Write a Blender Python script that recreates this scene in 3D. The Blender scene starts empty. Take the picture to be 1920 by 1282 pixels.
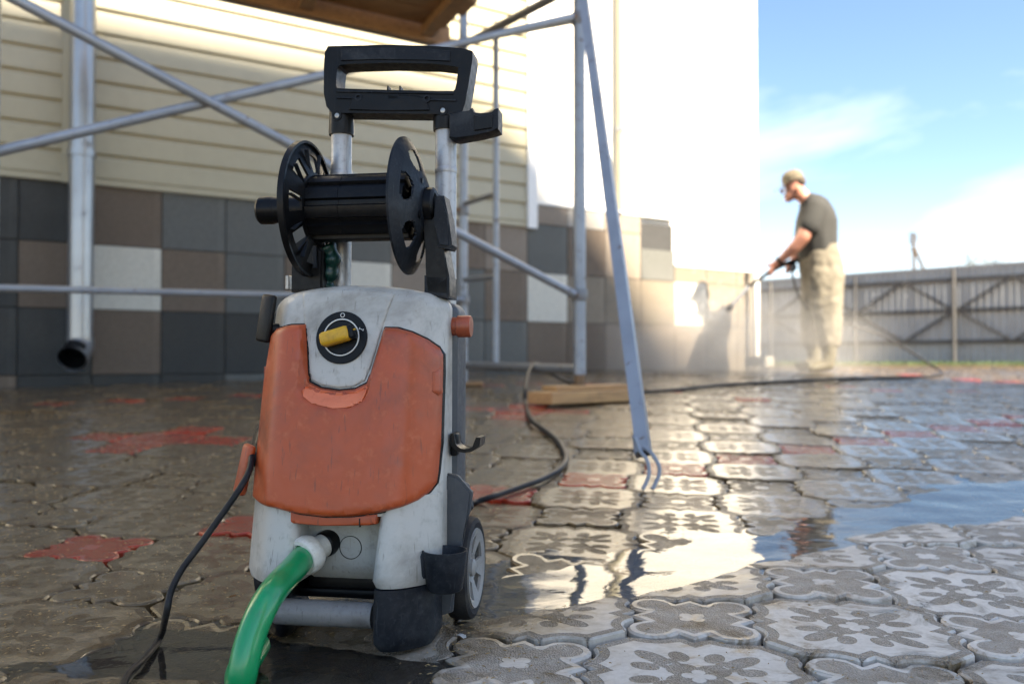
import bpy, bmesh, math, random
import numpy as np
from mathutils import Vector, Matrix, noise
from mathutils.geometry import delaunay_2d_cdt
random.seed(7); rng = np.random.RandomState(7)
sc = bpy.context.scene
C = sc.collection
R = math.radians
PI = math.pi

# ------------------------------------------------------------------ camera
FPX, CX, CY = 1650.0, 960.0, 641.0
PITCH = math.atan(34 / FPX)
CAMZ = 0.40
cd = bpy.data.cameras.new('camera'); cam = bpy.data.objects.new('camera', cd); C.objects.link(cam)
sc.camera = cam
cam.location = (0, 0, CAMZ); cam.rotation_euler = (PI / 2 + PITCH, 0, 0)
cd.sensor_width = 36; cd.lens = 36 * FPX / 1920
cd.clip_start = 0.02; cd.clip_end = 5000
cd.dof.use_dof = True; cd.dof.focus_distance = 1.13; cd.dof.aperture_fstop = 3.9
cd.dof.aperture_blades = 9

# ------------------------------------------------------------------ world, sun
SUN = Vector((0.685, -0.728, 0)).normalized(); EL = R(45)
SDIR = Vector((SUN.x * math.cos(EL), SUN.y * math.cos(EL), math.sin(EL)))
world = bpy.data.worlds.new('World'); sc.world = world; world.use_nodes = True
wn = world.node_tree; wn.nodes.clear()
def wnode(t, **k):
    n = wn.nodes.new(t)
    for a, b in k.items(): setattr(n, a, b)
    return n
sky = wnode('ShaderNodeTexSky', sky_type='NISHITA', sun_disc=False, sun_elevation=EL,
            sun_rotation=math.atan2(SDIR.x, SDIR.y), altitude=100, air_density=1.0, dust_density=0.3, ozone_density=2.4)
tc = wnode('ShaderNodeTexCoord')
mp = wnode('ShaderNodeMapping'); mp.inputs['Scale'].default_value = (1.3, 1.3, 3.4); mp.inputs['Location'].default_value = (0.35, 0.2, 0.1)
mp.inputs['Rotation'].default_value = (0, R(8), 0)
cn = wnode('ShaderNodeTexNoise'); cn.inputs['Scale'].default_value = 2.1; cn.inputs['Detail'].default_value = 7; cn.inputs['Roughness'].default_value = 0.55; cn.inputs['Distortion'].default_value = 0.25
cr = wnode('ShaderNodeValToRGB'); cr.color_ramp.elements[0].position = 0.50; cr.color_ramp.elements[1].position = 0.80
cr.color_ramp.elements[0].color = (0.0, 0.0, 0.0, 1)
cr.color_ramp.elements[1].color = (0.7, 0.7, 0.7, 1)
mx = wnode('ShaderNodeMix', data_type='RGBA')
mx.inputs[7].default_value = (7.4, 7.5, 7.6, 1)
bg = wnode('ShaderNodeBackground'); bg.inputs[1].default_value = 0.041
wo = wnode('ShaderNodeOutputWorld')
L = wn.links.new
L(tc.outputs['Generated'], mp.inputs[0]); L(mp.outputs[0], cn.inputs[0]); L(cn.outputs[0], cr.inputs[0])
hz = wnode('ShaderNodeSeparateXYZ'); L(tc.outputs['Generated'], hz.inputs[0])
hr = wnode('ShaderNodeMapRange', interpolation_type='SMOOTHSTEP'); hr.inputs[1].default_value = -.02; hr.inputs[2].default_value = .22; hr.inputs[3].default_value = .20; hr.inputs[4].default_value = 0
L(hz.outputs[2], hr.inputs[0]); L(cr.outputs[0], mx.inputs[0])
mh = wnode('ShaderNodeMix', data_type='RGBA'); mh.inputs[7].default_value = (10.6, 10.8, 11.2, 1)
L(hr.outputs[0], mh.inputs[0]); L(mx.outputs[2], mh.inputs[6]); L(sky.outputs[0], mx.inputs[6]); L(mh.outputs[2], bg.inputs[0]); L(bg.outputs[0], wo.inputs[0])

sd = bpy.data.lights.new('sun', 'SUN'); sun = bpy.data.objects.new('sun', sd); C.objects.link(sun)
sd.energy = 4.2; sd.angle = R(0.6); sd.color = (1.0, 0.87, 0.68)
sun.rotation_euler = SDIR.to_track_quat('Z', 'Y').to_euler()
sc.view_settings.view_transform = 'Standard'; sc.view_settings.look = 'None'
sc.view_settings.exposure = 2.8; sc.view_settings.gamma = 1; sc.view_settings.use_curve_mapping = False
sc.render.engine = 'CYCLES'
cy = sc.cycles
cy.use_denoising = True
cy.max_bounces = 7; cy.diffuse_bounces = 3; cy.glossy_bounces = 4; cy.transmission_bounces = 4
cy.transparent_max_bounces = 12; cy.volume_bounces = 1; cy.sample_clamp_indirect = 6
cy.caustics_reflective = False; cy.caustics_refractive = False

# ------------------------------------------------------------------ geometry of the view
_c, _s = math.cos(PITCH), math.sin(PITCH)
CAM = Vector((0, 0, CAMZ))
def ray(px, py):
    x = (px - CX) / FPX; z = (CY - py) / FPX
    return Vector((x, _c - z * _s, _s + z * _c))
def at(px, py, Y): return CAM + ray(px, py) * Y

GT = [(-3, .02), (0, .03), (1.24, .038), (2, .063), (2.65, .102), (3.9, .181), (5.5, .245), (7.8, .325), (12, .327), (18, .316), (80, .30)]
gx = np.array([a for a, b in GT]); gy = np.array([b for a, b in GT])
fine = np.linspace(-3, 80, 1661); gf = np.interp(fine, gx, gy)
kern = np.exp(-np.linspace(-2, 2, 17) ** 2); kern /= kern.sum()
gpad = np.concatenate([np.full(8, gf[0]), gf, np.full(8, gf[-1])]); gsm = np.convolve(gpad, kern, 'valid')
def G0(X, Y):
    return float(np.interp(Y, fine, gsm)) - 0.006 * max(-3, min(3, X))
PUD = [((-.22, 1.30), (.10, 1.42), .085, .011), ((.10, 1.42), (.42, 1.63), .095, .0095), ((.42, 1.63), (.85, 1.95), .10, .0066), ((.85, 1.95), (1.7, 2.42), .12, .0095), ((-.46, 1.08), (-.2, 1.05), .085, .010)]
def segd(p, a, b):
    ax, ay = a; bx, by = b; dx, dy = bx - ax, by - ay
    t = max(0, min(1, ((p[0] - ax) * dx + (p[1] - ay) * dy) / (dx * dx + dy * dy)))
    return math.hypot(p[0] - ax - t * dx, p[1] - ay - t * dy)
def dip(X, Y):
    return max(h * math.exp(-(segd((X, Y), a, b) / s) ** 2) for a, b, s, h in PUD)
def G(X, Y): return G0(X, Y) - dip(X, Y)
def onground(px, py, lift=0.0):
    d = ray(px, py); t = .3
    for k in range(4000):
        p = CAM + d * t
        g = G0(p.x, p.y) + lift
        if p.z <= g: return p
        t += max(.002, (p.z - g) * .9)
    return p

# ------------------------------------------------------------------ materials
def newmat(name):
    m = bpy.data.materials.new(name); m.use_nodes = True
    nt = m.node_tree; b = nt.nodes['Principled BSDF']
    return m, nt, b
def mixc(nt, fac, a, b):
    n = nt.nodes.new('ShaderNodeMix'); n.data_type = 'RGBA'
    for s, v in ((n.inputs[0], fac), (n.inputs[6], a), (n.inputs[7], b)):
        if isinstance(v, bpy.types.NodeSocket): nt.links.new(v, s)
        elif isinstance(v, (int, float)): s.default_value = v
        else: s.default_value = (*v, 1)
    return n.outputs[2]
def noise_n(nt, scale, detail=5, rough=.6, vec=None, dist=0):
    n = nt.nodes.new('ShaderNodeTexNoise'); n.inputs['Scale'].default_value = scale
    n.inputs['Detail'].default_value = detail; n.inputs['Roughness'].default_value = rough; n.inputs['Distortion'].default_value = dist
    if vec is not None: nt.links.new(vec, n.inputs[0])
    return n.outputs[0]
def ramp(nt, sock, lo, hi, c0=0.0, c1=1.0):
    n = nt.nodes.new('ShaderNodeMapRange'); n.interpolation_type = 'SMOOTHSTEP'
    nt.links.new(sock, n.inputs[0])
    n.inputs[1].default_value = lo; n.inputs[2].default_value = hi; n.inputs[3].default_value = c0; n.inputs[4].default_value = c1
    return n.outputs[0]
def coords(nt, kind='Object', scale=None):
    t = nt.nodes.new('ShaderNodeTexCoord'); o = t.outputs[kind]
    if scale:
        m = nt.nodes.new('ShaderNodeMapping'); m.inputs['Scale'].default_value = scale; nt.links.new(o, m.inputs[0]); o = m.outputs[0]
    return o
def bumpn(nt, h, strength, dist, normal=None):
    n = nt.nodes.new('ShaderNodeBump'); n.inputs['Strength'].default_value = strength; n.inputs['Distance'].default_value = dist
    nt.links.new(h, n.inputs['Height'])
    if normal is not None: nt.links.new(normal, n.inputs['Normal'])
    return n.outputs[0]
class X:
    """shader maths with operators"""
    nt = None
    def __init__(s, v): s.v = v
    @staticmethod
    def op(o, *a):
        n = X.nt.nodes.new('ShaderNodeMath'); n.operation = o
        for i, q in enumerate(a):
            q = q.v if isinstance(q, X) else q
            if isinstance(q, (int, float)): n.inputs[i].default_value = q
            else: X.nt.links.new(q, n.inputs[i])
        return X(n.outputs[0])
    def __add__(s, o): return X.op('ADD', s, o)
    def __radd__(s, o): return X.op('ADD', o, s)
    def __sub__(s, o): return X.op('SUBTRACT', s, o)
    def __rsub__(s, o): return X.op('SUBTRACT', o, s)
    def __mul__(s, o): return X.op('MULTIPLY', s, o)
    __rmul__ = __mul__
    def __neg__(s): return X.op('MULTIPLY', s, -1.0)
def xmin(a, b): return X.op('MINIMUM', a, b)
def xmax(a, b): return X.op('MAXIMUM', a, b)
def xabs(a): return X.op('ABSOLUTE', a)
def xsqrt(a): return X.op('SQRT', a)
def xlen(a, b): return xsqrt(a * a + b * b)
def step(a, lo, hi): return X(ramp(X.nt, a.v, lo, hi))

def plastic(name, base, dirt, rough=.5, dirt_amt=.6, scale=9, bump=.25, scratch=True, streak=None, metal=0.0, spec=.5, fine_c=None):
    m, nt, b = newmat(name)
    o = coords(nt, 'Object')
    n1 = noise_n(nt, scale, 8, .65, o, .4); n2 = noise_n(nt, scale * 9, 4, .6, o)
    f = ramp(nt, n1, .42, .72, 0, dirt_amt)
    col = mixc(nt, f, base, dirt)
    f2 = ramp(nt, n2, .52, .75, 0, dirt_amt * .55)
    col = mixc(nt, f2, col, fine_c or dirt)
    if scratch:
        o2 = coords(nt, 'Object', (260, 260, 14)); n3 = noise_n(nt, 1, 3, .5, o2)
        f3 = ramp(nt, n3, .63, .72, 0, dirt_amt * .8); col = mixc(nt, f3, col, dirt)
    nt.links.new(col, b.inputs['Base Color'])
    r = ramp(nt, n2, .3, .7, rough - .06, rough + .10); nt.links.new(r, b.inputs['Roughness'])
    b.inputs['Metallic'].default_value = metal
    b.inputs['Specular IOR Level'].default_value = .2 if max(base) < .03 else spec
    nt.links.new(bumpn(nt, n2, bump, .0006), b.inputs['Normal'])
    return m
M = {}
M['orange'] = plastic('orange_plastic', (.42, .070, .014), (.15, .045, .024), .38, .75, 7, .3, fine_c=(.55, .17, .075))
M['ledge'] = plastic('sky_lit_worn_orange_plastic', (.70, .19, .085), (.45, .10, .05), .5, .4, 20, .2, scratch=False)  # lighter for skylight on the upturned ledge, painted in along with the wear
M['greybody'] = plastic('grey_body_plastic', (.47, .46, .42), (.15, .138, .112), .40, .75, 8, .35, fine_c=(.22, .205, .17))
M['inlet'] = plastic('inner_grey_plastic', (.38, .37, .33), (.14, .13, .11), .5, .7, 14, .3)
M['darkshell'] = plastic('slate_plastic', (.042, .048, .056), (.10, .10, .095), .5, .5, 14, .3)
M['black'] = plastic('black_plastic', (.003, .0031, .0036), (.018, .0175, .017), .36, .4, 16, .35, fine_c=(.014, .014, .014))
M['blackdirty'] = plastic('dusty_black_plastic', (.007, .009, .013), (.045, .05, .055), .46, .6, 22, .4, fine_c=(.06, .065, .07))
M['alutube'] = plastic('brushed_tube', (.42, .42, .42), (.20, .19, .18), .42, .6, 16, .2, metal=.45)
M['dirtytube'] = plastic('dirty_axle_tube', (.20, .195, .19), (.08, .07, .06), .45, .7, 20, .3)
M['whitefit'] = plastic('white_connector', (.66, .65, .58), (.33, .29, .18), .4, .6, 30, .3, scratch=False)
M['yellow'] = plastic('yellow_knob', (.60, .34, .012), (.20, .11, .02), .45, .6, 40, .3, scratch=False)
M['rim'] = plastic('wheel_rim_plastic', (.28, .275, .26), (.13, .12, .10), .45, .6, 20, .3, scratch=False)
M['rubber'] = plastic('tyre_rubber', (.018, .018, .02), (.07, .065, .055), .7, .6, 30, .4, scratch=False)
M['cable'] = plastic('black_cable', (.012, .012, .014), (.05, .048, .045), .42, .5, 20, .1, scratch=False)
M['greytape'] = plastic('green_tape', (.003, .035, .024), (.001, .012, .008), .35, .5, 40, .4, scratch=False)
M['print'] = plastic('white_print', (.62, .62, .58), (.3, .3, .28), .5, .3, 60, .1, scratch=False)
M['steel'] = plastic('steel_screw', (.35, .34, .32), (.12, .1, .08), .35, .5, 60, .1, scratch=False, metal=.9)
def hose_mat():
    m, nt, b = newmat('green_hose'); o = coords(nt, 'Object')
    n = noise_n(nt, 14, 4, .6, o); n2 = noise_n(nt, 120, 3, .6, o)
    col = mixc(nt, ramp(nt, n, .4, .7), (.0, .27, .085), (.0, .20, .06)); col = mixc(nt, ramp(nt, n2, .6, .78, 0, .5), col, (.05, .20, .09))
    nt.links.new(col, b.inputs['Base Color']); b.inputs['Roughness'].default_value = .28
    b.inputs['Coat Weight'].default_value = .4; b.inputs['Coat Roughness'].default_value = .12
    nt.links.new(bumpn(nt, n2, .12, .0005), b.inputs['Normal'])
    return m
M['hose'] = hose_mat()
def painted(name, base, rust, rough=.38, amt=.5, scale=16, metal=.25):
    m, nt, b = newmat(name); o = coords(nt, 'Object')
    n = noise_n(nt, scale, 9, .7, o); n2 = noise_n(nt, scale * .25, 4, .6, o)
    col = mixc(nt, ramp(nt, n2, .35, .7), base, tuple(c * .82 for c in base))
    fr = ramp(nt, n, .6, .66, 0, amt); col = mixc(nt, fr, col, rust)
    nt.links.new(col, b.inputs['Base Color']); b.inputs['Metallic'].default_value = metal
    nt.links.new(ramp(nt, n, .58, .66, rough, .75), b.inputs['Roughness'])
    nt.links.new(bumpn(nt, n, .25, .001), b.inputs['Normal'])
    return m
M['scaf'] = painted('blue_grey_painted_steel', (.29, .32, .36), (.12, .065, .035), .36, .85, 22)
M['scafdark'] = painted('grey_painted_steel', (.20, .205, .215), (.11, .07, .045), .4, .8)
M['rusty'] = painted('rusted_steel', (.20, .12, .06), (.09, .05, .03), .7, .9, 25, .1)
M['galv'] = painted('galvanised_sheet', (.36, .375, .39), (.25, .26, .27), .3, .5, 9, .7)
def wood(name, a, b_, wet=.5, rough=.6):
    m, nt, b = newmat(name); o = coords(nt, 'Object', (3, 60, 60)); n = noise_n(nt, 1, 8, .65, o, 1.5)
    o2 = coords(nt, 'Object'); n2 = noise_n(nt, 5, 5, .6, o2)
    col = mixc(nt, ramp(nt, n, .35, .7), a, b_); col = mixc(nt, ramp(nt, n2, .5, .8, 0, .6), col, tuple(c * .4 for c in b_))
    nt.links.new(col, b.inputs['Base Color']); b.inputs['Roughness'].default_value = rough
    nt.links.new(bumpn(nt, n, .4, .002), b.inputs['Normal'])
    return m
M['wood'] = wood('pine_board', (.52, .30, .12), (.33, .18, .075))
M['wooddark'] = wood('weathered_board', (.40, .23, .10), (.20, .11, .05))
def walltile(name, c, vary=.12):
    m, nt, b = newmat(name); o = coords(nt, 'Object'); oi = nt.nodes.new('ShaderNodeObjectInfo')
    n = noise_n(nt, 60, 5, .7, o); n2 = noise_n(nt, 3.2, 4, .6, o, .5)
    col = mixc(nt, ramp(nt, n, .35, .7), c, tuple(v * .78 for v in c))
    st = coords(nt, 'Object', (9, 9, .8)); ns = noise_n(nt, 1, 4, .6, st)
    col = mixc(nt, ramp(nt, ns, .58, .72, 0, .35), col, tuple(min(1, v * 1.45 + .02) for v in c))
    col = mixc(nt, ramp(nt, oi.outputs['Random'], 0, 1, 0, .35), col, tuple(v * .72 for v in c))
    nt.links.new(col, b.inputs['Base Color']); b.inputs['Specular IOR Level'].default_value = .2; nt.links.new(ramp(nt, n2, .35, .65, .32, .6), b.inputs['Roughness'])
    nt.links.new(bumpn(nt, n, .3, .001), b.inputs['Normal'])
    return m
M['tgrey'] = walltile('slate_wall_tile', (.125, .127, .118))
M['tdark'] = walltile('shaded_charcoal_wall_tile', (.052, .053, .050))  # dark grey tile, kept darker to carry the shade on the left columns
M['tbrown'] = walltile('brown_wall_tile', (.155, .12, .09))
M['tbeige'] = walltile('taupe_wall_tile', (.26, .215, .17))
M['tsand'] = walltile('sand_wall_tile', (.22, .185, .14))
M['thazed'] = walltile('hazed_grey_wall_tile', (.36, .34, .31))  # paler copy of the grey tile, with the bright haze put into its colour
M['tcream'] = walltile('cream_wall_tile', (.62, .60, .52))
def flat(name, c, rough=.7, ns=40, amt=.15, bump=.2, metal=0):
    m, nt, b = newmat(name); o = coords(nt, 'Object'); n = noise_n(nt, ns, 6, .65, o); n2 = noise_n(nt, ns * .08, 4, .6, o)
    col = mixc(nt, ramp(nt, n, .35, .7, 0, 1), c, tuple(v * (1 - amt) for v in c)); col = mixc(nt, ramp(nt, n2, .45, .75, 0, .5), col, tuple(v * (1 - 1.6 * amt) for v in c))
    nt.links.new(col, b.inputs['Base Color']); b.inputs['Roughness'].default_value = rough; b.inputs['Metallic'].default_value = metal
    nt.links.new(bumpn(nt, n, bump, .002), b.inputs['Normal'])
    return m
M['siding'] = flat('cream_vinyl_siding', (.41, .37, .255), .42, 14, .06, .05)
M['plaster'] = flat('white_render', (.80, .77, .70), .8, 60, .06, .3)
M['trim'] = flat('white_trim', (.78, .78, .76), .4, 20, .05, .05)
M['grout'] = flat('dark_grout', (.045, .045, .045), .9, 60, .3)
M['occl'] = flat('neighbour_render', (.72, .63, .48), .85, 20, .1)
M['roofm'] = flat('neighbour_roof', (.20, .10, .08), .8, 20, .2)
M['fence'] = flat('galvanised_fence_sheet', (.33, .34, .35), .5, 3, .12, .05, .35)
M['frust'] = flat('fence_frame_steel', (.085, .082, .08), .7, 20, .3)
M['concrete'] = flat('concrete_step', (.32, .30, .26), .8, 30, .15)
M['earth'] = flat('yard_surface', (.42, .36, .27), .95, 2, .3)
M['skin'] = flat('skin', (.42, .19, .125), .5, 60, .08, .1)
M['shirt'] = flat('dark_grey_cotton', (.032, .032, .030), .9, 90, .2, .5)
M['pants'] = flat('khaki_cotton', (.17, .15, .112), .9, 30, .25, .6)
M['boots'] = flat('olive_rubber_boot', (.12, .105, .065), .5, 30, .2, .2)
M['cap'] = flat('camouflage_cap_cloth', (.15, .125, .085), .9, 30, .55, .5)
M['leaf'] = flat('dry_leaf', (.30, .13, .03), .7, 200, .4)
M['grit'] = flat('straw_grit', (.38, .25, .10), .7, 300, .4)
M['paper'] = flat('white_scrap', (.8, .8, .78), .6, 100, .1)
M['bark'] = flat('bark', (.08, .06, .045), .9, 20, .3)
M['foliage'] = flat('foliage', (.07, .085, .05), .8, 5, .3)
M['grassm'] = flat('grass_blades', (.09, .135, .04), .7, 5, .3)

# paving materials ------------------------------------------------------------
PITCHP = 0.216; LA, LR, LD = .054, .037, .090
def xclover(x, y):
    x = xabs(x); y = xabs(y)
    c = xlen(x - LA, y - LA) - LR
    d = (x + y - LD) * .7071
    return xmin(c, d)
def paver(name, kind, smooth_c, rough_shade_c):
    m, nt, b = newmat(name); X.nt = nt
    at_ = nt.nodes.new('ShaderNodeAttribute'); at_.attribute_name = 'loc'
    sp = nt.nodes.new('ShaderNodeSeparateXYZ'); nt.links.new(at_.outputs['Vector'], sp.inputs[0])
    x = xabs(X(sp.outputs[0])); y = xabs(X(sp.outputs[1]))
    mm = xmax(x, y); n_ = xmin(x, y)
    geo = nt.nodes.new('ShaderNodeNewGeometry'); P = geo.outputs['Position']
    sz = nt.nodes.new('ShaderNodeSeparateXYZ'); nt.links.new(P, sz.inputs[0])
    if kind == 'oct':
        d = xmin(xclover(PITCHP - mm, n_), (PITCHP - (mm + n_)) * .7071)
        band = step(d, .0055, .0068) * (1.0 - step(d, .0185, .0200))
        # fundamental-domain petals
        r1 = (mm + n_) * .7071; r2 = (mm - n_) * .7071
        lx = (r1 - .076) * (1 / .034); leaf = xlen(lx, (r2 + 0.0) * (1 / .0135)) + X.op('POWER', xabs(lx), 3.0) * .22
        leafp = 1.0 - step(leaf, .93, 1.0)
        pa = R(19); ux = mm * math.cos(pa) + n_ * math.sin(pa) - .066; uy = n_ * math.cos(pa) - mm * math.sin(pa)
        pet = 1.0 - step(xlen(ux * (1 / .0185), uy * (1 / .0125)), .93, 1.0)
        pb = R(33); vx = mm * math.cos(pb) + n_ * math.sin(pb) - .049; vy = n_ * math.cos(pb) - mm * math.sin(pb)
        pet = xmax(pet, 1.0 - step(xlen(vx * (1 / .014), vy * (1 / .0052)), .93, 1.0))
        q = xlen(r1 * 1.0 - .026, r2) - .0195     # ring lobes on the diagonals
        q2 = xlen(mm - .012, n_) - .0165
        ring = 1.0 - step(xmin(q, q2), -.0006, .0004)
        core = 1.0 - step(xmin(xlen(mm - .012, n_) - .0085, xlen(mm, n_) - .009), -.0006, .0004)
        T = xmax(xmax(band, leafp), xmax(pet, ring * (1.0 - core)))
    else:
        d = -xclover(x, y)
        xa, ya = X.op('SUBTRACT', x, LA), X.op('SUBTRACT', y, LA)
        dd = -X.op('SMOOTH_MIN', xlen(xa, ya) - LR, (x + y - LD) * .7071, .030)
        band = step(dd, .0135, .0147)
        core = 1.0 - step(xmin(xlen((x + y) * .7071 - .012, (mm - n_) * .7071) - .0095, xlen(mm, n_) - .010), -.0006, .0004)
        T = band * (1.0 - core)
    # small stipple in the textured zones, darkened in colour for the shade of its relief
    vor = nt.nodes.new('ShaderNodeTexVoronoi'); vor.inputs['Scale'].default_value = 420; nt.links.new(P, vor.inputs[0])
    nf = noise_n(nt, 160, 5, .65, P); nm = noise_n(nt, 26, 6, .65, P); nl = noise_n(nt, 4.5, 5, .6, P, .6); nd = noise_n(nt, 9, 7, .7, P, 1.0)
    Tn = T * (.30 + (1.0 - step(X(vor.outputs['Distance']), .25, .6)) * .75)
    h = (1.0 - T) * 1.0 + T * (X(vor.outputs['Distance']) * .9) + X(nf) * .10
    # wetness: driest front right; the dark wet tint also paints light falling off leftwards
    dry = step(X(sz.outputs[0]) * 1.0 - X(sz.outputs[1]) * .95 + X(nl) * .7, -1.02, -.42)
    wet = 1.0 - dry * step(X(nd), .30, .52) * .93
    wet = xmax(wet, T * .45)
    rnd = nt.nodes.new('ShaderNodeObjectInfo').outputs['Random']
    at2 = nt.nodes.new('ShaderNodeAttribute'); at2.attribute_name = 'rnd'
    rv = X.op('FRACT', X(rnd) * 7.3 + X(at2.outputs['Fac']))
    col = mixc(nt, xmin(1.0, Tn).v, smooth_c, rough_shade_c)
    col = mixc(nt, ramp(nt, nf, .4, .75, 0, .35), col, tuple(c * .55 for c in smooth_c))
    col = mixc(nt, (rv * .35).v, col, tuple(c * .62 for c in smooth_c))
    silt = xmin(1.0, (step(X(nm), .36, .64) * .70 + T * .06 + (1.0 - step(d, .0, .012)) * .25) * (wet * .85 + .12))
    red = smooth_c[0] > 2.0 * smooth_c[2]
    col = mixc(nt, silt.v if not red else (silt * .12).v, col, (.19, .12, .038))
    wet_shade_col = nt.nodes.new('ShaderNodeMix'); wet_shade_col.data_type = 'RGBA'; wet_shade_col.blend_type = 'MULTIPLY'
    nt.links.new((wet * .95).v, wet_shade_col.inputs[0]); nt.links.new(col, wet_shade_col.inputs[6]); wet_shade_col.inputs[7].default_value = (.27, .20, .105, 1) if not red else (.72, .55, .50, 1)
    nt.links.new(wet_shade_col.outputs[2], b.inputs['Base Color'])
    film = step(X(nd) * .6 + X(nl) * .5 + wet * .3 - T * .06, .62, .86)     # standing film hides the fine relief
    nt.links.new((.62 - wet * .36 - film * .12).v, b.inputs['Roughness'])
    hh = h * (1.0 - film * .0)
    nrm = bumpn(nt, hh.v, 1.0, .0030)
    nt.links.new(nrm, b.inputs['Normal'])
    nt.links.new((wet * .14 + film * wet * .80).v, b.inputs['Coat Weight'])
    b.inputs['Specular IOR Level'].default_value = .14
    b.inputs['Coat Roughness'].default_value = .09; b.inputs['Coat IOR'].default_value = 1.28
    cb = bumpn(nt, (X(nm) * .8 + X(nf) * .22 + h * .30 * (1.0 - film * .4)).v, .85, .0046)
    nt.links.new(cb, b.inputs['Coat Normal'])
    return m
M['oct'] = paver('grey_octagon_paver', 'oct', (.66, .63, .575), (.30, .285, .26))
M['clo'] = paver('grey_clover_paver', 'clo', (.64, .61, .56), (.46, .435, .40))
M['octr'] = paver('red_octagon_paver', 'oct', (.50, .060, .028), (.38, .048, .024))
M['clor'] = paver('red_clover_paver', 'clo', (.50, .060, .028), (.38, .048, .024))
def wet_sand():
    m, nt, b = newmat('wet_joint_sand'); g = nt.nodes.new('ShaderNodeNewGeometry').outputs['Position']
    n = noise_n(nt, 180, 5, .7, g); n2 = noise_n(nt, 12, 5, .6, g)
    col = mixc(nt, ramp(nt, n, .35, .7), (.03, .025, .017), (.085, .066, .042)); nt.links.new(col, b.inputs['Base Color'])
    nt.links.new(ramp(nt, n2, .42, .6, .12, .7), b.inputs['Roughness']); nt.links.new(bumpn(nt, n, .5, .003), b.inputs['Normal'])
    return m
M['sand'] = wet_sand()
def water(murk_sheen=.03):
    m, nt, b = newmat('puddle_water'); nt.nodes.remove(b); out = nt.nodes['Material Output']
    g = nt.nodes.new('ShaderNodeNewGeometry').outputs['Position']
    gl = nt.nodes.new('ShaderNodeBsdfGlossy'); gl.inputs['Roughness'].default_value = .015
    tr = nt.nodes.new('ShaderNodeBsdfTransparent'); tr.inputs[0].default_value = (.80, .72, .60, 1)
    fr = nt.nodes.new('ShaderNodeFresnel'); fr.inputs[0].default_value = 1.8
    mp_ = nt.nodes.new('ShaderNodeMapping'); mp_.inputs['Scale'].default_value = (1, 1.6, 1); nt.links.new(g, mp_.inputs[0])
    n = noise_n(nt, 13, 3, .5, mp_.outputs[0], .8); n2 = noise_n(nt, 60, 2, .5, g)
    X.nt = nt
    nb = bumpn(nt, (X(n) + X(n2) * .05).v, .14, .005)
    for q in (gl, fr): nt.links.new(nb, q.inputs['Normal'])
    ms = nt.nodes.new('ShaderNodeMixShader'); nt.links.new(fr.outputs[0], ms.inputs[0]); nt.links.new(tr.outputs[0], ms.inputs[1]); nt.links.new(gl.outputs[0], ms.inputs[2])
    df = nt.nodes.new('ShaderNodeBsdfDiffuse'); df.inputs[0].default_value = (.55, .52, .46, 1); m2 = nt.nodes.new('ShaderNodeMixShader'); m2.inputs[0].default_value = murk_sheen  # pale diffuse share: murky water plus bright sky reflection painted in
    nt.links.new(ms.outputs[0], m2.inputs[1]); nt.links.new(df.outputs[0], m2.inputs[2]); nt.links.new(m2.outputs[0], out.inputs[0])
    return m
M['water'] = water(); M['water2'] = water(.075)

# ------------------------------------------------------------------ mesh helpers
def tag(o, label=None, cat=None, group=None, kind=None):
    if label: o['label'] = label
    if cat: o['category'] = cat
    if group: o['group'] = group
    if kind: o['kind'] = kind
    return o
def link(name, me, mat=None, parent=None, smooth=None):
    o = bpy.data.objects.new(name, me); C.objects.link(o)
    if mat is not None and not me.materials:
        me.materials.append(mat)
    if parent is not None: o.parent = parent
    return o
def empty(name, loc=(0, 0, 0), rot=(0, 0, 0)):
    o = bpy.data.objects.new(name, None); C.objects.link(o); o.location = loc; o.rotation_euler = rot; o.empty_display_size = .1
    return o
def mesh_bm(name, bm, mat, parent=None, smooth=True, angle=35):
    me = bpy.data.meshes.new(name)
    bmesh.ops.recalc_face_normals(bm, faces=bm.faces[:])
    if smooth:
        for f in bm.faces: f.smooth = True
        for e in bm.edges:
            if len(e.link_faces) == 2:
                if e.calc_face_angle(0) > R(angle): e.smooth = False
    bm.to_mesh(me); bm.free()
    return link(name, me, mat, parent)
def mesh_py(name, v, f, mat, parent=None, smooth=True):
    me = bpy.data.meshes.new(name); me.from_pydata([tuple(p) for p in v], [], f); me.update()
    if smooth: me.polygons.foreach_set('use_smooth', [True] * len(me.polygons))
    return link(name, me, mat, parent)
def bm_box(bm, c, s, rot=None, bev=0, seg=2):
    r = bmesh.ops.create_cube(bm, size=1.0); vs = r['verts']
    mt = Matrix.Translation(Vector(c)) @ (rot.to_4x4() if rot is not None else Matrix.Identity(4)) @ Matrix.Diagonal((*s, 1))
    bmesh.ops.transform(bm, matrix=mt, verts=vs)
    if bev:
        es = list({e for v in vs for e in v.link_edges})
        bmesh.ops.bevel(bm, geom=es, offset=bev, segments=seg, affect='EDGES', clamp_overlap=True, profile=.5)
def box(name, c, s, mat, parent=None, rot=None, bev=0, seg=2):
    bm = bmesh.new(); bm_box(bm, c, s, rot, bev, seg); return mesh_bm(name, bm, mat, parent)
def catmull(pts, n=8):
    pts = [Vector(p) for p in pts]
    if len(pts) < 3 or n <= 1: return pts
    out = []
    P = [pts[0] * 2 - pts[1]] + pts + [pts[-1] * 2 - pts[-2]]
    for i in range(1, len(P) - 2):
        a, b, c, d = P[i - 1], P[i], P[i + 1], P[i + 2]
        for k in range(n):
            t = k / n
            out.append(.5 * ((2 * b) + (c - a) * t + (2 * a - 5 * b + 4 * c - d) * t * t + (3 * b - a - 3 * c + d) * t ** 3))
    out.append(pts[-1]); return out
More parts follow.
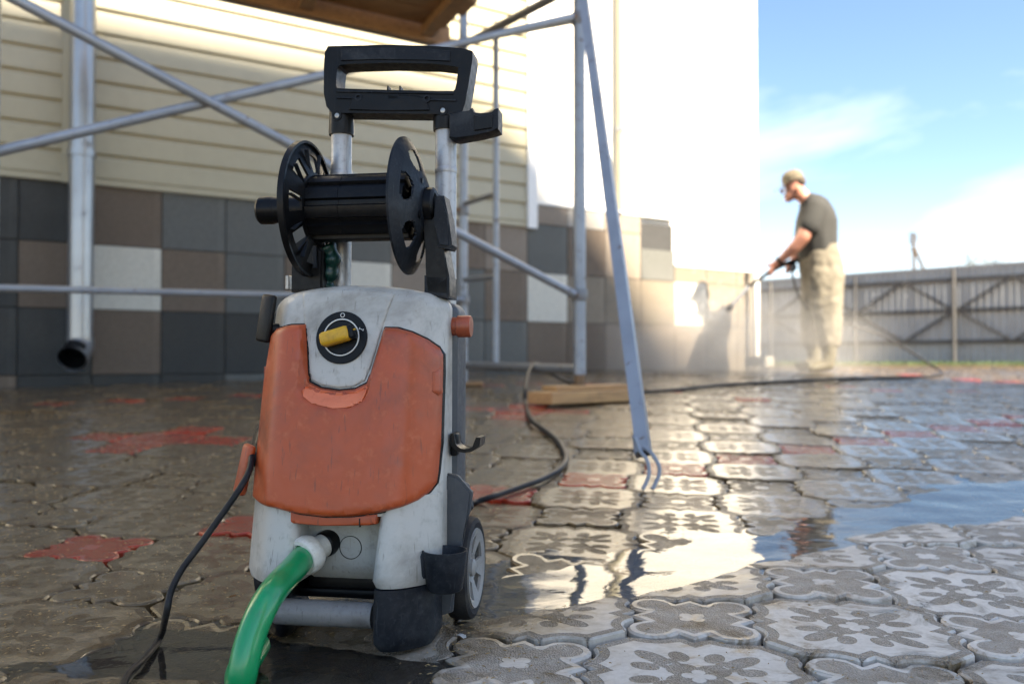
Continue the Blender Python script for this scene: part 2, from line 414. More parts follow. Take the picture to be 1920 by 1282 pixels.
def bm_tube(bm, pts, r, seg=12, n=8, cap=True, flatten=1.0):
    P = catmull(pts, n) if n > 1 else [Vector(p) for p in pts]
    rr = r if callable(r) else (lambda t: r)
    t0 = (P[1] - P[0]).normalized(); up = Vector((0, 0, 1)) if abs(t0.z) < .9 else Vector((1, 0, 0))
    nrm = t0.cross(up).normalized(); rings = []
    for i, p in enumerate(P):
        t = (P[min(i + 1, len(P) - 1)] - P[max(i - 1, 0)]).normalized()
        nrm = (nrm - t * nrm.dot(t)).normalized(); bn = t.cross(nrm)
        rad = rr(i / (len(P) - 1))
        rings.append([bm.verts.new(p + nrm * math.cos(2 * PI * k / seg) * rad + bn * math.sin(2 * PI * k / seg) * rad * flatten) for k in range(seg)])
    for a, b in zip(rings, rings[1:]):
        for k in range(seg): bm.faces.new((a[k], a[(k + 1) % seg], b[(k + 1) % seg], b[k]))
    if cap: bm.faces.new(rings[0][::-1]); bm.faces.new(rings[-1])
def tube(name, pts, r, mat, parent=None, seg=12, n=8, cap=True, flatten=1.0):
    bm = bmesh.new(); bm_tube(bm, pts, r, seg, n, cap, flatten); return mesh_bm(name, bm, mat, parent, True, 50)
def bm_lathe(bm, prof, origin, axis, seg=32, closed=False, radf=None):
    """prof: (radius, along)"""
    axis = Vector(axis).normalized(); up = Vector((0, 0, 1)) if abs(axis.z) < .9 else Vector((1, 0, 0))
    u = axis.cross(up).normalized(); v = axis.cross(u); o = Vector(origin); rings = []
    for r, a in prof:
        if r < 1e-6: rings.append([bm.verts.new(o + axis * a)]); continue
        rings.append([bm.verts.new(o + axis * a + (u * math.cos(2 * PI * k / seg) + v * math.sin(2 * PI * k / seg)) * (r * (radf(k / seg) if radf else 1))) for k in range(seg)])
    pairs = list(zip(rings, rings[1:])) + ([(rings[-1], rings[0])] if closed else [])
    for a, b in pairs:
        for k in range(seg):
            k2 = (k + 1) % seg
            if len(a) == 1 and len(b) == 1: continue
            if len(a) == 1: bm.faces.new((a[0], b[k2], b[k]))
            elif len(b) == 1: bm.faces.new((a[k], a[k2], b[0]))
            else: bm.faces.new((a[k], a[k2], b[k2], b[k]))
def lathe(name, prof, origin, axis, mat, parent=None, seg=32, closed=False, radf=None, angle=35):
    bm = bmesh.new(); bm_lathe(bm, prof, origin, axis, seg, closed, radf); return mesh_bm(name, bm, mat, parent, True, angle)
def bm_prism(bm, outline, tofun, d0, d1, bev=0, seg=2):
    a = [bm.verts.new(tofun(p, d0)) for p in outline]; b = [bm.verts.new(tofun(p, d1)) for p in outline]
    n = len(outline); fs = [bm.faces.new(a[::-1]), bm.faces.new(b)]
    for k in range(n): fs.append(bm.faces.new((a[k], a[(k + 1) % n], b[(k + 1) % n], b[k])))
    if bev:
        es = list({e for f in fs[:2] for e in f.edges})
        bmesh.ops.bevel(bm, geom=es, offset=bev, segments=seg, affect='EDGES', clamp_overlap=True)
def prism(name, outline, tofun, d0, d1, mat, parent=None, bev=0, seg=2):
    bm = bmesh.new(); bm_prism(bm, outline, tofun, d0, d1, bev, seg); return mesh_bm(name, bm, mat, parent)
def polar_plate(name, rs, prof, keep, thick, origin, axis, mat, parent=None, seg=72, up=None):
    """a plate with windows: rs radii, prof(r)->offset along axis, keep(r,a)->bool"""
    bm = bmesh.new(); axis = Vector(axis).normalized(); upv = Vector((0, 0, 1))
    u = axis.cross(upv).normalized(); v = u.cross(axis); o = Vector(origin)
    def P(r, k, side): 
        a = 2 * PI * k / seg
        return o + axis * (prof(r) + side) + (u * math.cos(a) + v * math.sin(a)) * r
    V = {}
    def vert(i, k, s):
        key = (i, k % seg, s)
        if key not in V: V[key] = bm.verts.new(P(rs[i], k % seg, s * thick))
        return V[key]
    K = [[keep((rs[i] + rs[i + 1]) / 2, 2 * PI * (k + .5) / seg) for k in range(seg)] for i in range(len(rs) - 1)]
    for i in range(len(rs) - 1):
        for k in range(seg):
            if not K[i][k]: continue
            q = [(i, k), (i, k + 1), (i + 1, k + 1), (i + 1, k)]
            bm.faces.new([vert(*c, 0) for c in q]); bm.faces.new([vert(*c, 1) for c in q[::-1]])
            for (c1, c2, ni, nk) in ((q[0], q[1], i - 1, k), (q[1], q[2], i, k + 1), (q[2], q[3], i + 1, k), (q[3], q[0], i, k - 1)):
                if ni < 0 or ni >= len(rs) - 1 or not K[ni][nk % seg]:
                    bm.faces.new((vert(*c1, 0), vert(*c1, 1), vert(*c2, 1), vert(*c2, 0)))
    return mesh_bm(name, bm, mat, parent, True, 30)

# ------------------------------------------------------------------ paving
TH = -0.1657; PX0, PY0 = 0.2522, 1.2411
LU = Vector((math.cos(TH), math.sin(TH))); LV = Vector((-math.sin(TH), math.cos(TH)))
def cell(i, j):
    return PX0 + PITCHP * (i * LU.x + j * LV.x), PY0 + PITCHP * (i * LU.y + j * LV.y)
def sdf_clover(x, y, g=0.0):
    x = abs(x); y = abs(y)
    return min(math.hypot(x - LA, y - LA) - LR, (x + y - LD) * .7071) - g
def out_clover(n, g):
    res = []
    for k in range(n):
        a = 2 * PI * k / n; lo, hi = 0.0, .2
        r = .16
        while sdf_clover(r * math.cos(a), r * math.sin(a)) > -g: r -= .0004
        res.append((r * math.cos(a), r * math.sin(a)))
    return res
def out_oct(n, g):
    res = []
    for k in range(n):
        a = 2 * PI * k / n; r = .05
        while True:
            x, y = abs(r * math.cos(a)), abs(r * math.sin(a)); m_, n_ = max(x, y), min(x, y)
            if sdf_clover(PITCHP - m_, n_) < g or (PITCHP - m_ - n_) * .7071 < g: break
            r += .0004
        res.append((r * math.cos(a), r * math.sin(a)))
    return res
def paver_mesh(name, kind, n, mat, depth=.028):
    f = out_oct if kind == 'oct' else out_clover
    o0 = f(n, .0028); o1 = f(n, .0058)
    bm = bmesh.new()
    top = [bm.verts.new((x, y, 0)) for x, y in o1]; mid = [bm.verts.new((x, y, -.0028)) for x, y in o0]; low = [bm.verts.new((x, y, -depth)) for x, y in o0]
    c = bm.verts.new((0, 0, 0))
    for k in range(n):
        k2 = (k + 1) % n
        bm.faces.new((c, top[k], top[k2])); bm.faces.new((top[k2], top[k], mid[k], mid[k2])); bm.faces.new((mid[k2], mid[k], low[k], low[k2]))
    me = bpy.data.meshes.new(name); bm.normal_update(); bm.to_mesh(me); bm.free()
    co = np.empty(len(me.vertices) * 3, 'f'); me.vertices.foreach_get('co', co)
    at_ = me.attributes.new('loc', 'FLOAT_VECTOR', 'POINT'); at_.data.foreach_set('vector', co)
    me.materials.append(mat)
    return me
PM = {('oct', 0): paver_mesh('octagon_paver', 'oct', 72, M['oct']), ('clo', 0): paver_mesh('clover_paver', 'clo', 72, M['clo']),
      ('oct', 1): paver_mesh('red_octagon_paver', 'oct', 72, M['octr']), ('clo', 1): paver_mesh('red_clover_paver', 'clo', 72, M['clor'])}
# wall line
WP = Vector((-2.413, 5.5)); WD = Vector((.8434, .5373)); WN = Vector((.5373, -.8434))
def W(t, z, off=0.0):
    return Vector((WP.x + WD.x * t + WN.x * off, WP.y + WD.y * t + WN.y * off, z))
FA = Vector((10.5, 16.9)); FB = Vector((5.2, 22.1)); FDIR = (FB - FA).normalized(); FN = Vector((-FDIR.y, FDIR.x))
if FN.dot(-FA) < 0: FN = -FN
def inyard(x, y):
    p = Vector((x, y))
    if (p - WP).dot(WN) < .06 and (p - WP).dot(WD) < 5.9: return False
    if (p - FA).dot(FN) < .9: return False
    return True
reds = set()
def cell_of(px, py, par=None):
    p = onground(px, py); d = Vector((p.x - PX0, p.y - PY0)) / PITCHP
    a, b = d.dot(LU), d.dot(LV); best = None
    for i in range(math.floor(a) - 1, math.floor(a) + 3):
        for j in range(math.floor(b) - 1, math.floor(b) + 3):
            if par is not None and (i + j) % 2 != par: continue
            q = (i - a) ** 2 + (j - b) ** 2
            if best is None or q < best[0]: best = (q, i, j)
    return best[1:]
for k in range(-5, 14): reds.add((k, k + 6))
for px, py in ((245, 818), (925, 772)):                       # red crosses: an octagon and its four clovers
    i, j = cell_of(px, py, 1)
    for a, b in ((0, 0), (1, 0), (-1, 0), (0, 1), (0, -1)): reds.add((i + a, j + b))
for px, py in ((25, 756), (185, 749), (330, 746), (455, 741), (1000, 722), (1070, 720), (930, 724), (1290, 735), (1450, 745), (1660, 727), (1760, 733), (1800, 712), (1880, 714), (1550, 722), (1700, 703), (1480, 748), (1720, 702), (1850, 716)):
    reds.add(cell_of(px, py, 0))
cells = []
for i in range(-75, 100):
    for j in range(-14, 130):
        x, y = cell(i, j)
        if y < .35 or not inyard(x, y): continue
        if abs(x) > .62 * y + .45: continue
        z = G0(x, y); d = CAMZ - z
        cells.append((math.hypot(x, y), i, j, x, y))
cells.sort()
pave = empty('pavement'); tag(pave, kind='structure')
far = []; cnt = {'oct': 0, 'clo': 0}
for dist, i, j, x, y in cells:
    kind = 'clo' if (i + j) % 2 == 0 else 'oct'
    red = 1 if (i, j) in reds else 0
    e = .03
    nx = (G(x + e, y) - G(x - e, y)) / (2 * e); ny = (G(x, y + e) - G(x, y - e)) / (2 * e)
    dp = dip(x, y)
    tl = .009 if y < 3.5 else .006
    nv = Vector((-nx + random.gauss(0, tl), -ny + random.gauss(0, tl), 1)).normalized()
    zz = G(x, y) + random.gauss(0, .0017)
    # keep the tile under the puddle on its bed
    q = Vector((0, 0, 1)).rotation_difference(nv).to_matrix().to_4x4()
    quarter = random.randrange(4) * PI / 2
    mt = Matrix.Translation((x, y, zz)) @ q @ Matrix.Rotation(TH + quarter + random.gauss(0, .006), 4, 'Z')
    if cnt[kind] < 290 and y < 9:
        cnt[kind] += 1
        me = PM[(kind, red)]
        o = bpy.data.objects.new(me.name, me); C.objects.link(o); o.parent = pave; o.matrix_world = mt
        if red: o['label'] = 'red clover paver' if kind == 'clo' else 'red octagonal paver'
    else: far.append((kind, red, mt))
def far_mesh():
    V = []; Fc = []; LOC = []; RN = []; MI = []
    outs = {'oct': (out_oct(36, .0030), out_oct(36, .0055)), 'clo': (out_clover(36, .0030), out_clover(36, .0055))}
    for kind, red, mt in far:
        o0, o1 = outs[kind]; b = len(V); n = 36; A = np.array(mt)
        pts = np.array([(x, y, 0, 1) for x, y in o1] + [(x, y, -.012, 1) for x, y in o0])
        w = pts @ A.T; V.extend(w[:, :3].tolist()); LOC.extend(pts[:, :3].tolist()); RN.extend([random.random()] * (2 * n))
        Fc.append(list(range(b, b + n))); mi = (0 if kind == 'oct' else 1) + 2 * red; MI.append(mi)
        for k in range(n):
            k2 = (k + 1) % n; Fc.append([b + k2, b + k, b + n + k, b + n + k2]); MI.append(mi)
    me = bpy.data.meshes.new('distant_pavers'); me.from_pydata(V, [], Fc)
    a = me.attributes.new('loc', 'FLOAT_VECTOR', 'POINT'); a.data.foreach_set('vector', np.array(LOC, 'f').ravel())
    a = me.attributes.new('rnd', 'FLOAT', 'POINT'); a.data.foreach_set('value', np.array(RN, 'f'))
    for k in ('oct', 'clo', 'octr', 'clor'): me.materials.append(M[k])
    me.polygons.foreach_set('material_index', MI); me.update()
    o = link('distant_pavers', me, None, pave); o['kind'] = 'stuff'; return o
far_mesh()
# the sand bed below, one sheet as part of the pavement
def bed():
    xs = np.concatenate([np.linspace(-9, -1.6, 20), np.linspace(-1.5, 2.4, 90), np.linspace(2.6, 14, 24)]); ys = np.concatenate([np.linspace(-3, .4, 6), np.linspace(.5, 3.2, 90), np.linspace(3.3, 24, 70)])
    v = [(x, y, G(x, y) - .015 + .003 * noise.noise(Vector((x * 9, y * 9, 0)))) for y in ys for x in xs]
    n = len(xs); f = [(a + b * n, a + 1 + b * n, a + 1 + (b + 1) * n, a + (b + 1) * n) for b in range(len(ys) - 1) for a in range(n - 1)]
    return mesh_py('joint_sand', v, f, M['sand'], pave)
bed()
gr = mesh_py('ground', [(-2500, -2500, -.1), (2500, -2500, -.1), (2500, 2500, -.1), (-2500, 2500, -.1)], [(0, 1, 2, 3)], M['earth'], None, False)
tag(gr, kind='structure')
# puddles: shallow sheets of water lying in the dips
def puddle(segs, lvl, mat, nm='puddle'):
    xs0 = min(min(a[0], b[0]) for a, b, s, h in segs) - .5; xs1 = max(max(a[0], b[0]) for a, b, s, h in segs) + .5
    ys0 = min(min(a[1], b[1]) for a, b, s, h in segs) - .45; ys1 = max(max(a[1], b[1]) for a, b, s, h in segs) + .45
    st = .02; nx = int((xs1 - xs0) / st); ny = int((ys1 - ys0) / st); V = []; idx = {}; Fc = []
    def inside(x, y): return min(segd((x, y), a, b) / s for a, b, s, h in segs) < 2.0 + .5 * noise.noise(Vector((x * 5, y * 5, 3)))
    def vid(a, b):
        if (a, b) not in idx:
            x, y = xs0 + a * st, ys0 + b * st; idx[(a, b)] = len(V); V.append((x, y, G0(x, y) - lvl + .0016 * noise.noise(Vector((x * 9, y * 12, 1))) + .0009 * noise.noise(Vector((x * 30, y * 40, 5)))))
        return idx[(a, b)]
    for a in range(nx):
        for b in range(ny):
            x, y = xs0 + (a + .5) * st, ys0 + (b + .5) * st
            if inside(x, y): Fc.append((vid(a, b), vid(a + 1, b), vid(a + 1, b + 1), vid(a, b + 1)))
    o = mesh_py(nm, V, Fc, mat); tag(o, kind='structure'); return o
puddle(PUD[:4], .0036, M['water2'])
puddle(PUD[4:], .0034, M['water'])

# ------------------------------------------------------------------ house with tiled plinth and siding
ZB = .15; ZS = 1.495
house = empty('house', W(2, ZB)); tag(house, 'pale house with cream siding and white render above a patchwork tiled plinth', 'house')
def hpart(o): 
    o.parent = house; o.matrix_parent_inverse = Matrix.Translation(-house.location); return o
def wbox(name, t0, t1, z0, z1, o0, o1, mat):
    v = [W(t, z, o) for t in (t0, t1) for z in (z0, z1) for o in (o0, o1)]
    f = [(0, 1, 3, 2), (4, 6, 7, 5), (0, 4, 5, 1), (2, 3, 7, 6), (0, 2, 6, 4), (1, 5, 7, 3)]
    bm = bmesh.new(); vs = [bm.verts.new(p) for p in v]
    for q in f: bm.faces.new([vs[k] for k in q])
    return mesh_bm(name, bm, mat, None, False)
T1 = 5.74
hpart(wbox('wall', -6, T1, -.05, 6.2, -5.0, -.035, M['plaster']))
hpart(wbox('plinth_backing', -6, T1 - .01, -.05, 1.25, -.05, -.014, M['grout']))
hpart(wbox('plinth_backing', -6, 4.6, 1.2505, 1.62, -.0335, -.012, M['grout']))
TS = .4; T0 = -.194
rows = [(-.09, .31), (.31, .71), (.71, 1.11), (1.11, 1.51)]
known = {(-2, 3): 'tdark', (-1, 3): 'tdark', (0, 3): 'tbrown', (1, 3): 'tgrey', (2, 3): 'tgrey', (3, 3): 'tgrey', (4, 3): 'tgrey', (5, 3): 'tbeige',
         (-2, 2): 'tdark', (-1, 2): 'tbrown', (0, 2): 'tcream', (1, 2): 'tbrown', (2, 2): 'tgrey', (3, 2): 'tbrown', (4, 2): 'tcream', (5, 2): 'tbeige', (6, 2): 'tgrey', (7, 2): 'tbrown', (8, 2): 'tcream', (9, 2): 'tbeige', (10, 2): 'tgrey',
         (-2, 1): 'tdark', (-1, 1): 'tdark', (0, 1): 'tbrown', (1, 1): 'tdark', (2, 1): 'tdark', (3, 1): 'tgrey', (8, 1): 'tbrown', (7, 1): 'tgrey', (9, 1): 'tgrey',
         (-1, 0): 'tdark', (0, 0): 'tdark', (1, 0): 'tdark', (2, 0): 'tgrey', (8, 3): 'tgrey', (9, 3): 'tgrey', (7, 3): 'tbeige', (11, 2): 'tbeige', (12, 2): 'tcream', (13, 1): 'tcream', (12, 1): 'tbeige', (11, 1): 'tgrey', (10, 3): 'tbeige', (13, 2): 'tbeige'}
tr = random.Random(3)
TM = {}
def wtile(c, z0, z1, key, t1=None):
    a = T0 + TS * c + .003; b = (t1 if t1 else T0 + TS * (c + 1)) - .003; off = tr.uniform(-.0015, .0015)
    w, h = b - a, z1 - z0 - .006
    k = (key, round(w, 3), round(h, 3))
    if k not in TM:
        bm = bmesh.new(); bm_box(bm, (0, 0, 0), (w, .012, h), None, .0015, 1)
        me = bpy.data.meshes.new('plinth_tile'); bmesh.ops.recalc_face_normals(bm, faces=bm.faces[:]); bm.to_mesh(me); bm.free(); me.materials.append(M[key]); TM[k] = me
    o = bpy.data.objects.new('plinth_tile', TM[k]); C.objects.link(o)
    o.location = W((a + b) / 2, (z0 + z1) / 2, off); o.rotation_euler = (0, 0, math.atan2(WD.y, WD.x)); hpart(o)
for c in range(-8, 15):
    for r, (z0, z1) in enumerate(rows):
        if c >= 12 and r == 3: z1 = 1.25
        if c == 11 and r == 3: z1 = 1.387
        if c >= 12 and z1 - z0 < .05: continue
        key = (tr.choice(['tsand', 'tbrown', 'tsand', 'tgrey', 'tbeige']) if c >= 9 and (c, r) not in ((12, 2), (12, 1)) else None) or known.get((c, r)) or tr.choice(['tgrey', 'tdark', 'tgrey', 'tbrown', 'tbeige', 'tgrey', 'tbeige' if c > 5 else 'tdark'])
        wtile(c, z0, z1, key, T1 - .01 if c == 14 else None)
    if 8 <= c <= 10: wtile(c, 1.51, 1.67, tr.choice(['tbeige', 'thazed']))
# siding: every lap is a plank
def plank(t0, t1, z, hgt=.15):
    prof = [(.006, 0), (.026, .001), (.031, .006), (.031, .020), (.021, hgt * .80), (.0135, hgt * .93), (.012, hgt + .004), (.006, hgt + .004)]
    v = [W(t, z + b, a) for t in (t0, t1) for a, b in prof]; n = len(prof)
    f = [tuple(range(n))[::-1], tuple(range(n, 2 * n))] + [(k, (k + 1) % n, n + (k + 1) % n, n + k) for k in range(n)]
    bm = bmesh.new(); vs = [bm.verts.new(p) for p in v]
    for q in f: bm.faces.new([vs[k] for k in q])
    hpart(mesh_bm('siding_plank', bm, M['siding'], None, False))
z = ZS + .02
while z < 5.9:
    plank(-3.6, -.375, z); plank(-.325, 2.985, z); z += .15
hpart(wbox('siding_starter', -3.6, 2.985, ZS - .02, ZS + .018, .0065, .030, M['siding']))
hpart(wbox('siding_joint_trim', -.374, -.326, ZS - .025, 5.9, .007, .042, M['siding']))
hpart(wbox('corner_trim', 2.986, 3.075, ZS - .03, 5.9, .0065, .050, M['trim']))
hpart(wbox('roof', -6.2, T1 + .35, 6.2, 6.35, -5.3, .4, M['roofm']))
hpart(wbox('plinth_flashing', 3.08, 4.6, 1.672, 1.69, -.034, .014, M['trim']))
hpart(wbox('plinth_flashing', 4.61, T1, 1.253, 1.27, -.0345, .014, M['trim']))
# downpipe
dp = empty('drainpipe', W(-.27, .4, .14)); tag(dp, 'shiny galvanised drainpipe with bent outlet standing in front of the siding', 'drainpipe')
def child(o, par):
    o.parent = par; o.matrix_parent_inverse = Matrix.Translation(-par.location); return o
pt = at(150, 640, 5.18); bx_, by_ = pt.x, pt.y
zt = at(150, 640, 5.18).z
child(tube('pipe', [(bx_, by_, zt), (bx_, by_, 5.5)], .070, M['galv'], None, 28, 1), dp)
nz = at(135, 673, 5.05)
child(tube('outlet', [(bx_, by_, zt + .03), (bx_, by_, zt - .02), tuple(Vector((bx_, by_, zt)).lerp(nz, .55) + Vector((0, 0, -.02))), tuple(nz)], lambda t: .072 + .008 * t, M['galv'], None, 28, 6, False), dp)
child(lathe('outlet_inside', [(.076, -.0), (.066, -.09), (0, -.095)], nz + Vector((0, 0, .004)), (nz - Vector((bx_, by_, zt))).normalized(), M['black'], None, 28), dp)
for zz in (1.62, 3.2):
    child(lathe('pipe_clamp', [(.0705, -.02), (.078, -.02), (.078, .02), (.0705, .02)], (bx_, by_, zz), (0, 0, 1), M['galv'], None, 28), dp)
    child(box('clamp_bracket', (bx_ - .06, by_ + .10, zz), (.03, .20, .035), M['galv']), dp)
# white pipe trim on the render and the two pipes at the far end
ct = empty('wall_conduit', W(4.02, 1.7, .0)); tag(ct, 'beige vertical pipe on the sunlit white wall behind the scaffold strut', 'pipe')
child(tube('pipe', [W(3.96, 1.70, .03), W(3.96, 6.0, .03)], .034, M['siding'], None, 14, 1), ct)
for zz in (2.4, 4.0): child(lathe('pipe_clamp', [(.0345, -.02), (.04, -.02), (.04, .02), (.0345, .02)], W(3.96, zz, .03), (0, 0, 1), M['galv'], None, 16), ct)
wp = empty('corner_post', W(5.56, .33, .09)); tag(wp, 'slim white post at the sunlit far corner of the house', 'post')
child(box('post_shaft', W(5.56, .80, .10), (.05, .05, .96), M['trim'], None, Matrix.Rotation(R(32), 3, 'Z'), .006), wp)
child(box('post_cap', W(5.56, 1.29, .10), (.07, .07, .025), M['trim'], None, Matrix.Rotation(R(32), 3, 'Z'), .004), wp)
sb = at(1424, 697, 8.2)
stp = box('doorstep', (sb.x, sb.y, .385), (.18, .2, .10), M['concrete'], None, Matrix.Rotation(R(32), 3, 'Z'), .01)
tag(stp, 'small pale concrete block at the foot of the far house corner', 'block')

# ------------------------------------------------------------------ neighbouring building (outside the frame, casts the yard's shade)
OCC_D = 24.0
def occ_profile():
    sn = SDIR.x * WN.x + SDIR.y * WN.y
    def hit(p):
        o = (p.x - WP.x) * WN.x + (p.y - WP.y) * WN.y; q = p + SDIR * ((OCC_D - o) / sn)
        return ((q.x - WP.x) * WD.x + (q.y - WP.y) * WD.y, q.z)
    def wallpt(px, py):
        d = ray(px, py); n3 = Vector((WN.x, WN.y, 0)); p0 = Vector((WP.x, WP.y, 0)); return CAM + d * ((p0 - CAM).dot(n3) / d.dot(n3))
    pts = [wallpt(x, y) for x, y in ((-60, -35), (860, 160), (985, 262), (1100, 395), (1290, 700))] 
    return [hit(p) for p in pts]
pf_ = occ_profile()
poly = [(pf_[0][0] - 1.5, -.05), (pf_[0][0] - 1.5, pf_[0][1])] + pf_ + [(pf_[-1][0] + .02, -.05)]
print('OCC', [(round(a, 2), round(b, 2)) for a, b in poly])
nb = empty('neighbouring_building', W(0, 0, OCC_D + 2)); tag(nb, 'pale tall building with sloping roof end standing beyond the yard behind the camera', 'building')
bm = bmesh.new(); bm_prism(bm, poly, lambda p, d: W(p[0], p[1], d), OCC_D, OCC_D + 7); child(mesh_bm('wall', bm, M['occl'], None, False), nb)

# ------------------------------------------------------------------ corrugated fence with truss frame
fence = empty('metal_fence', (FA.x, FA.y, .3)); tag(fence, 'grey corrugated metal fence with rusty braced frame across the back of the yard', 'fence')
FH = 2.02; FZ = .30
def FP(s, z, o=0): return Vector((FA.x + FDIR.x * s + FN.x * o, FA.y + FDIR.y * s + FN.y * o, z))
s = -6.0; sheets = []
while s < 11:
    w = 1.1; v = []; f = []; n = 44
    for k in range(n + 1):
        u = k / n * w; ph = (u / .137) % 1.0
        d = .022 * (1 if ph < .35 else (0 if .5 < ph < .85 else (1 - (ph - .35) / .15 if ph <= .5 else (ph - .85) / .15)))
        zt = FZ + FH + (.012 * math.sin(s * 3))
        v += [FP(s + u, FZ + .02, d), FP(s + u, zt, d)]
    for k in range(n): f.append((2 * k, 2 * k + 2, 2 * k + 3, 2 * k + 1))
    child(mesh_py('fence_sheet', v, f, M['fence'], None, False), fence); s += w - .01
def fbar(nm, a, b, wd=.06):
    d = (b - a); bm = bmesh.new(); q = d.to_track_quat('X', 'Z').to_matrix(); bm_box(bm, (a + b) / 2, (d.length, .04, wd), q)
    return child(mesh_bm(nm, bm, M['frust'], None, False), fence)
for z_ in (.58, 1.22, 1.86): fbar('rail', FP(-6, FZ + z_ - .1, .07), FP(11, FZ + z_ - .1, .07), .075)
ps = [-4.2, -2.1, 0, 2.05, 4.1, 6.15, 8.2]
base_s = 1.85
for k, q in enumerate(ps):
    big = (k % 2 == 0)
    s0 = q + base_s - .0
    child(tube('post', [FP(s0, FZ - .1, .12), FP(s0, FZ + FH - .05, .12)], .042 if big else .028, M['frust'], None, 8, 1), fence)
    zl, zm, zh = FZ + .48, FZ + 1.12, FZ + 1.76
    for a, b in (((0, zm), (1.02, zh)), ((1.02, zh), (2.05, zm)), ((0, zm), (1.02, zl)), ((1.02, zl), (2.05, zm))):
        fbar('brace', FP(s0 + a[0], a[1], .10), FP(s0 + b[0], b[1], .10), .05)
child(mesh_py('cap_strip', [FP(a_, z_, o_) for a_ in (-6, 11) for z_, o_ in ((FZ + FH - .03, .034), (FZ + FH + .022, .034), (FZ + FH + .022, -.01))], [(0, 3, 4, 1), (1, 4, 5, 2)], M['fence'], None, False), fence)
# grass strip along the fence
def grass():
    V = []; Fc = []
    for k in range(14000):
        s0 = random.uniform(-6, 10.5); o = random.uniform(.06, .95); h = random.uniform(.04, .10); a = random.uniform(0, PI)
        p = FP(s0, FZ, o); p.z = G0(p.x, p.y) - .002; w = .008
        b = len(V); V += [p + Vector((w * math.cos(a), w * math.sin(a), 0)), p - Vector((w * math.cos(a), w * math.sin(a), 0)), p + Vector((random.gauss(0, .015), random.gauss(0, .015), h))]; Fc.append((b, b + 1, b + 2))
    return mesh_py('grass', V, Fc, M['grassm'], None, False)
tag(grass(), 'strip of green grass along the foot of the metal fence', 'grass', kind='stuff')

# beyond the fence: pole with a brace, a bare crown
up = at(1716, 520, 48); pole = empty('utility_pole', (up.x, up.y, 0)); tag(pole, 'distant dark utility pole with slanting brace rising above the fence', 'pole')
def PW(px, py): return at(px, py, 48)
child(tube('shaft', [Vector((PW(1717, 520).x, up.y, 0)), PW(1712, 436)], .09, M['bark'], None, 8, 1), pole)
child(tube('brace', [Vector((PW(1745, 520).x, up.y, PW(1745,520).z)), PW(1732, 505), PW(1713, 462)], .09, M['bark'], None, 8, 1), pole)
for py in (446, 456, 468): child(tube('crossarm', [PW(1704, py + 1), PW(1720, py - 1)], .035, M['bark'], None, 8, 1), pole)
for px, py in ((1706, 441), (1718, 441), (1706, 452), (1719, 450)): child(lathe('insulator', [(0, .12), (.045, .08), (.045, -.06), (0, -.09)], PW(px, py), (0, 0, 1), M['darkshell'], None, 8), pole)
def tree(px, py, Y, w, h, lab):
    c = at(px, py, Y); root = empty('bare_tree', (c.x, c.y, 0)); tag(root, lab, 'tree')
    bm = bmesh.new(); rt = random.Random(px)
    def br(p, d, l, r, dep):
        q = p + d * l; bm_tube(bm, [p, (p + q) / 2 + Vector((rt.gauss(0, .04), rt.gauss(0, .04), 0)) * l, q], lambda t: r * (1 - .4 * t), 5, 2, False)
        tips.append(q)
        if dep:
            for k in range(rt.choice((2, 3, 3))):
                nd = (d + Vector((rt.gauss(0, .55), rt.gauss(0, .55), rt.gauss(.12, .3)))).normalized(); br(q, nd, l * rt.uniform(.6, .85), r * .6, dep - 1)
    tips = []
    br(Vector((c.x, c.y, 0)), Vector((0, 0, 1)), c.z * .40, .10, 4)
    child(mesh_bm('trunk', bm, M['bark'], None, True, 60), root)
    V = []; Fc = []
    for t in tips:
        for k in range(26):
            p = t + Vector((rt.gauss(0, .28), rt.gauss(0, .28), rt.gauss(0, .22))); a = Vector((rt.gauss(0, 1), rt.gauss(0, 1), rt.gauss(0, 1))).normalized() * .055; b_ = a.cross(Vector((rt.gauss(0, 1), rt.gauss(0, 1), 1))).normalized() * .04
            n = len(V); V += [p - a, p + b_, p + a, p - b_]; Fc.append((n, n + 1, n + 2, n + 3))
    child(mesh_py('crown', V, Fc, M['foliage'], None, False), root)
tree(1870, 500, 42, 3, 1, 'sparse treetop just above the fence at the right')

# ------------------------------------------------------------------ scaffold
def rope(name, pts, r, mat, par=None, n=1, seg=12):
    o = tube(name, pts, r, mat, None, seg, n)
    return child(o, par) if par else o
PA = at(1087, 745, 4.3); PB = at(868, 722, 5.4)
bay = Vector((-.8434, -.5373, 0)) * 2.5
gz = lambda p: G0(p.x, p.y)
scaf = empty('scaffold', (PA.x, PA.y, gz(PA))); tag(scaf, 'blue grey tubular scaffold bay with crossed braces in front of the house', 'scaffold')
def spost(p, r=.029, z0=None, ztop=3.2, lab='post'):
    return rope(lab, [Vector((p.x, p.y, z0 if z0 is not None else gz(p) + .03)), Vector((p.x, p.y, ztop))], r, M['scaf'], scaf, 1, 18)
zA = at(1087, 748, 4.3).z
spost(PA, .030, zA + .12); rope('spigot', [Vector((PA.x, PA.y, zA)), Vector((PA.x, PA.y, zA + .135))], .026, M['rusty'], scaf, 1, 14)
zB = at(868, 722, 5.4).z
spost(PB, .028, zB)
PC = PB.lerp(PA, .32); PC = at(935, 600, 5.02)
PC = Vector((PB.x + (PA.x - PB.x) * .33, PB.y + (PA.y - PB.y) * .33, 0))
for p in (PA, PB):
    q = p + bay; spost(Vector((q.x, q.y, 0)), .03)
def Z(py, Y): return at(0, py, Y).z
def onpost(p, py): 
    y = p.y; return Vector((p.x, p.y, CAMZ + (ray(960, py).z / ray(960, py).y) * y))
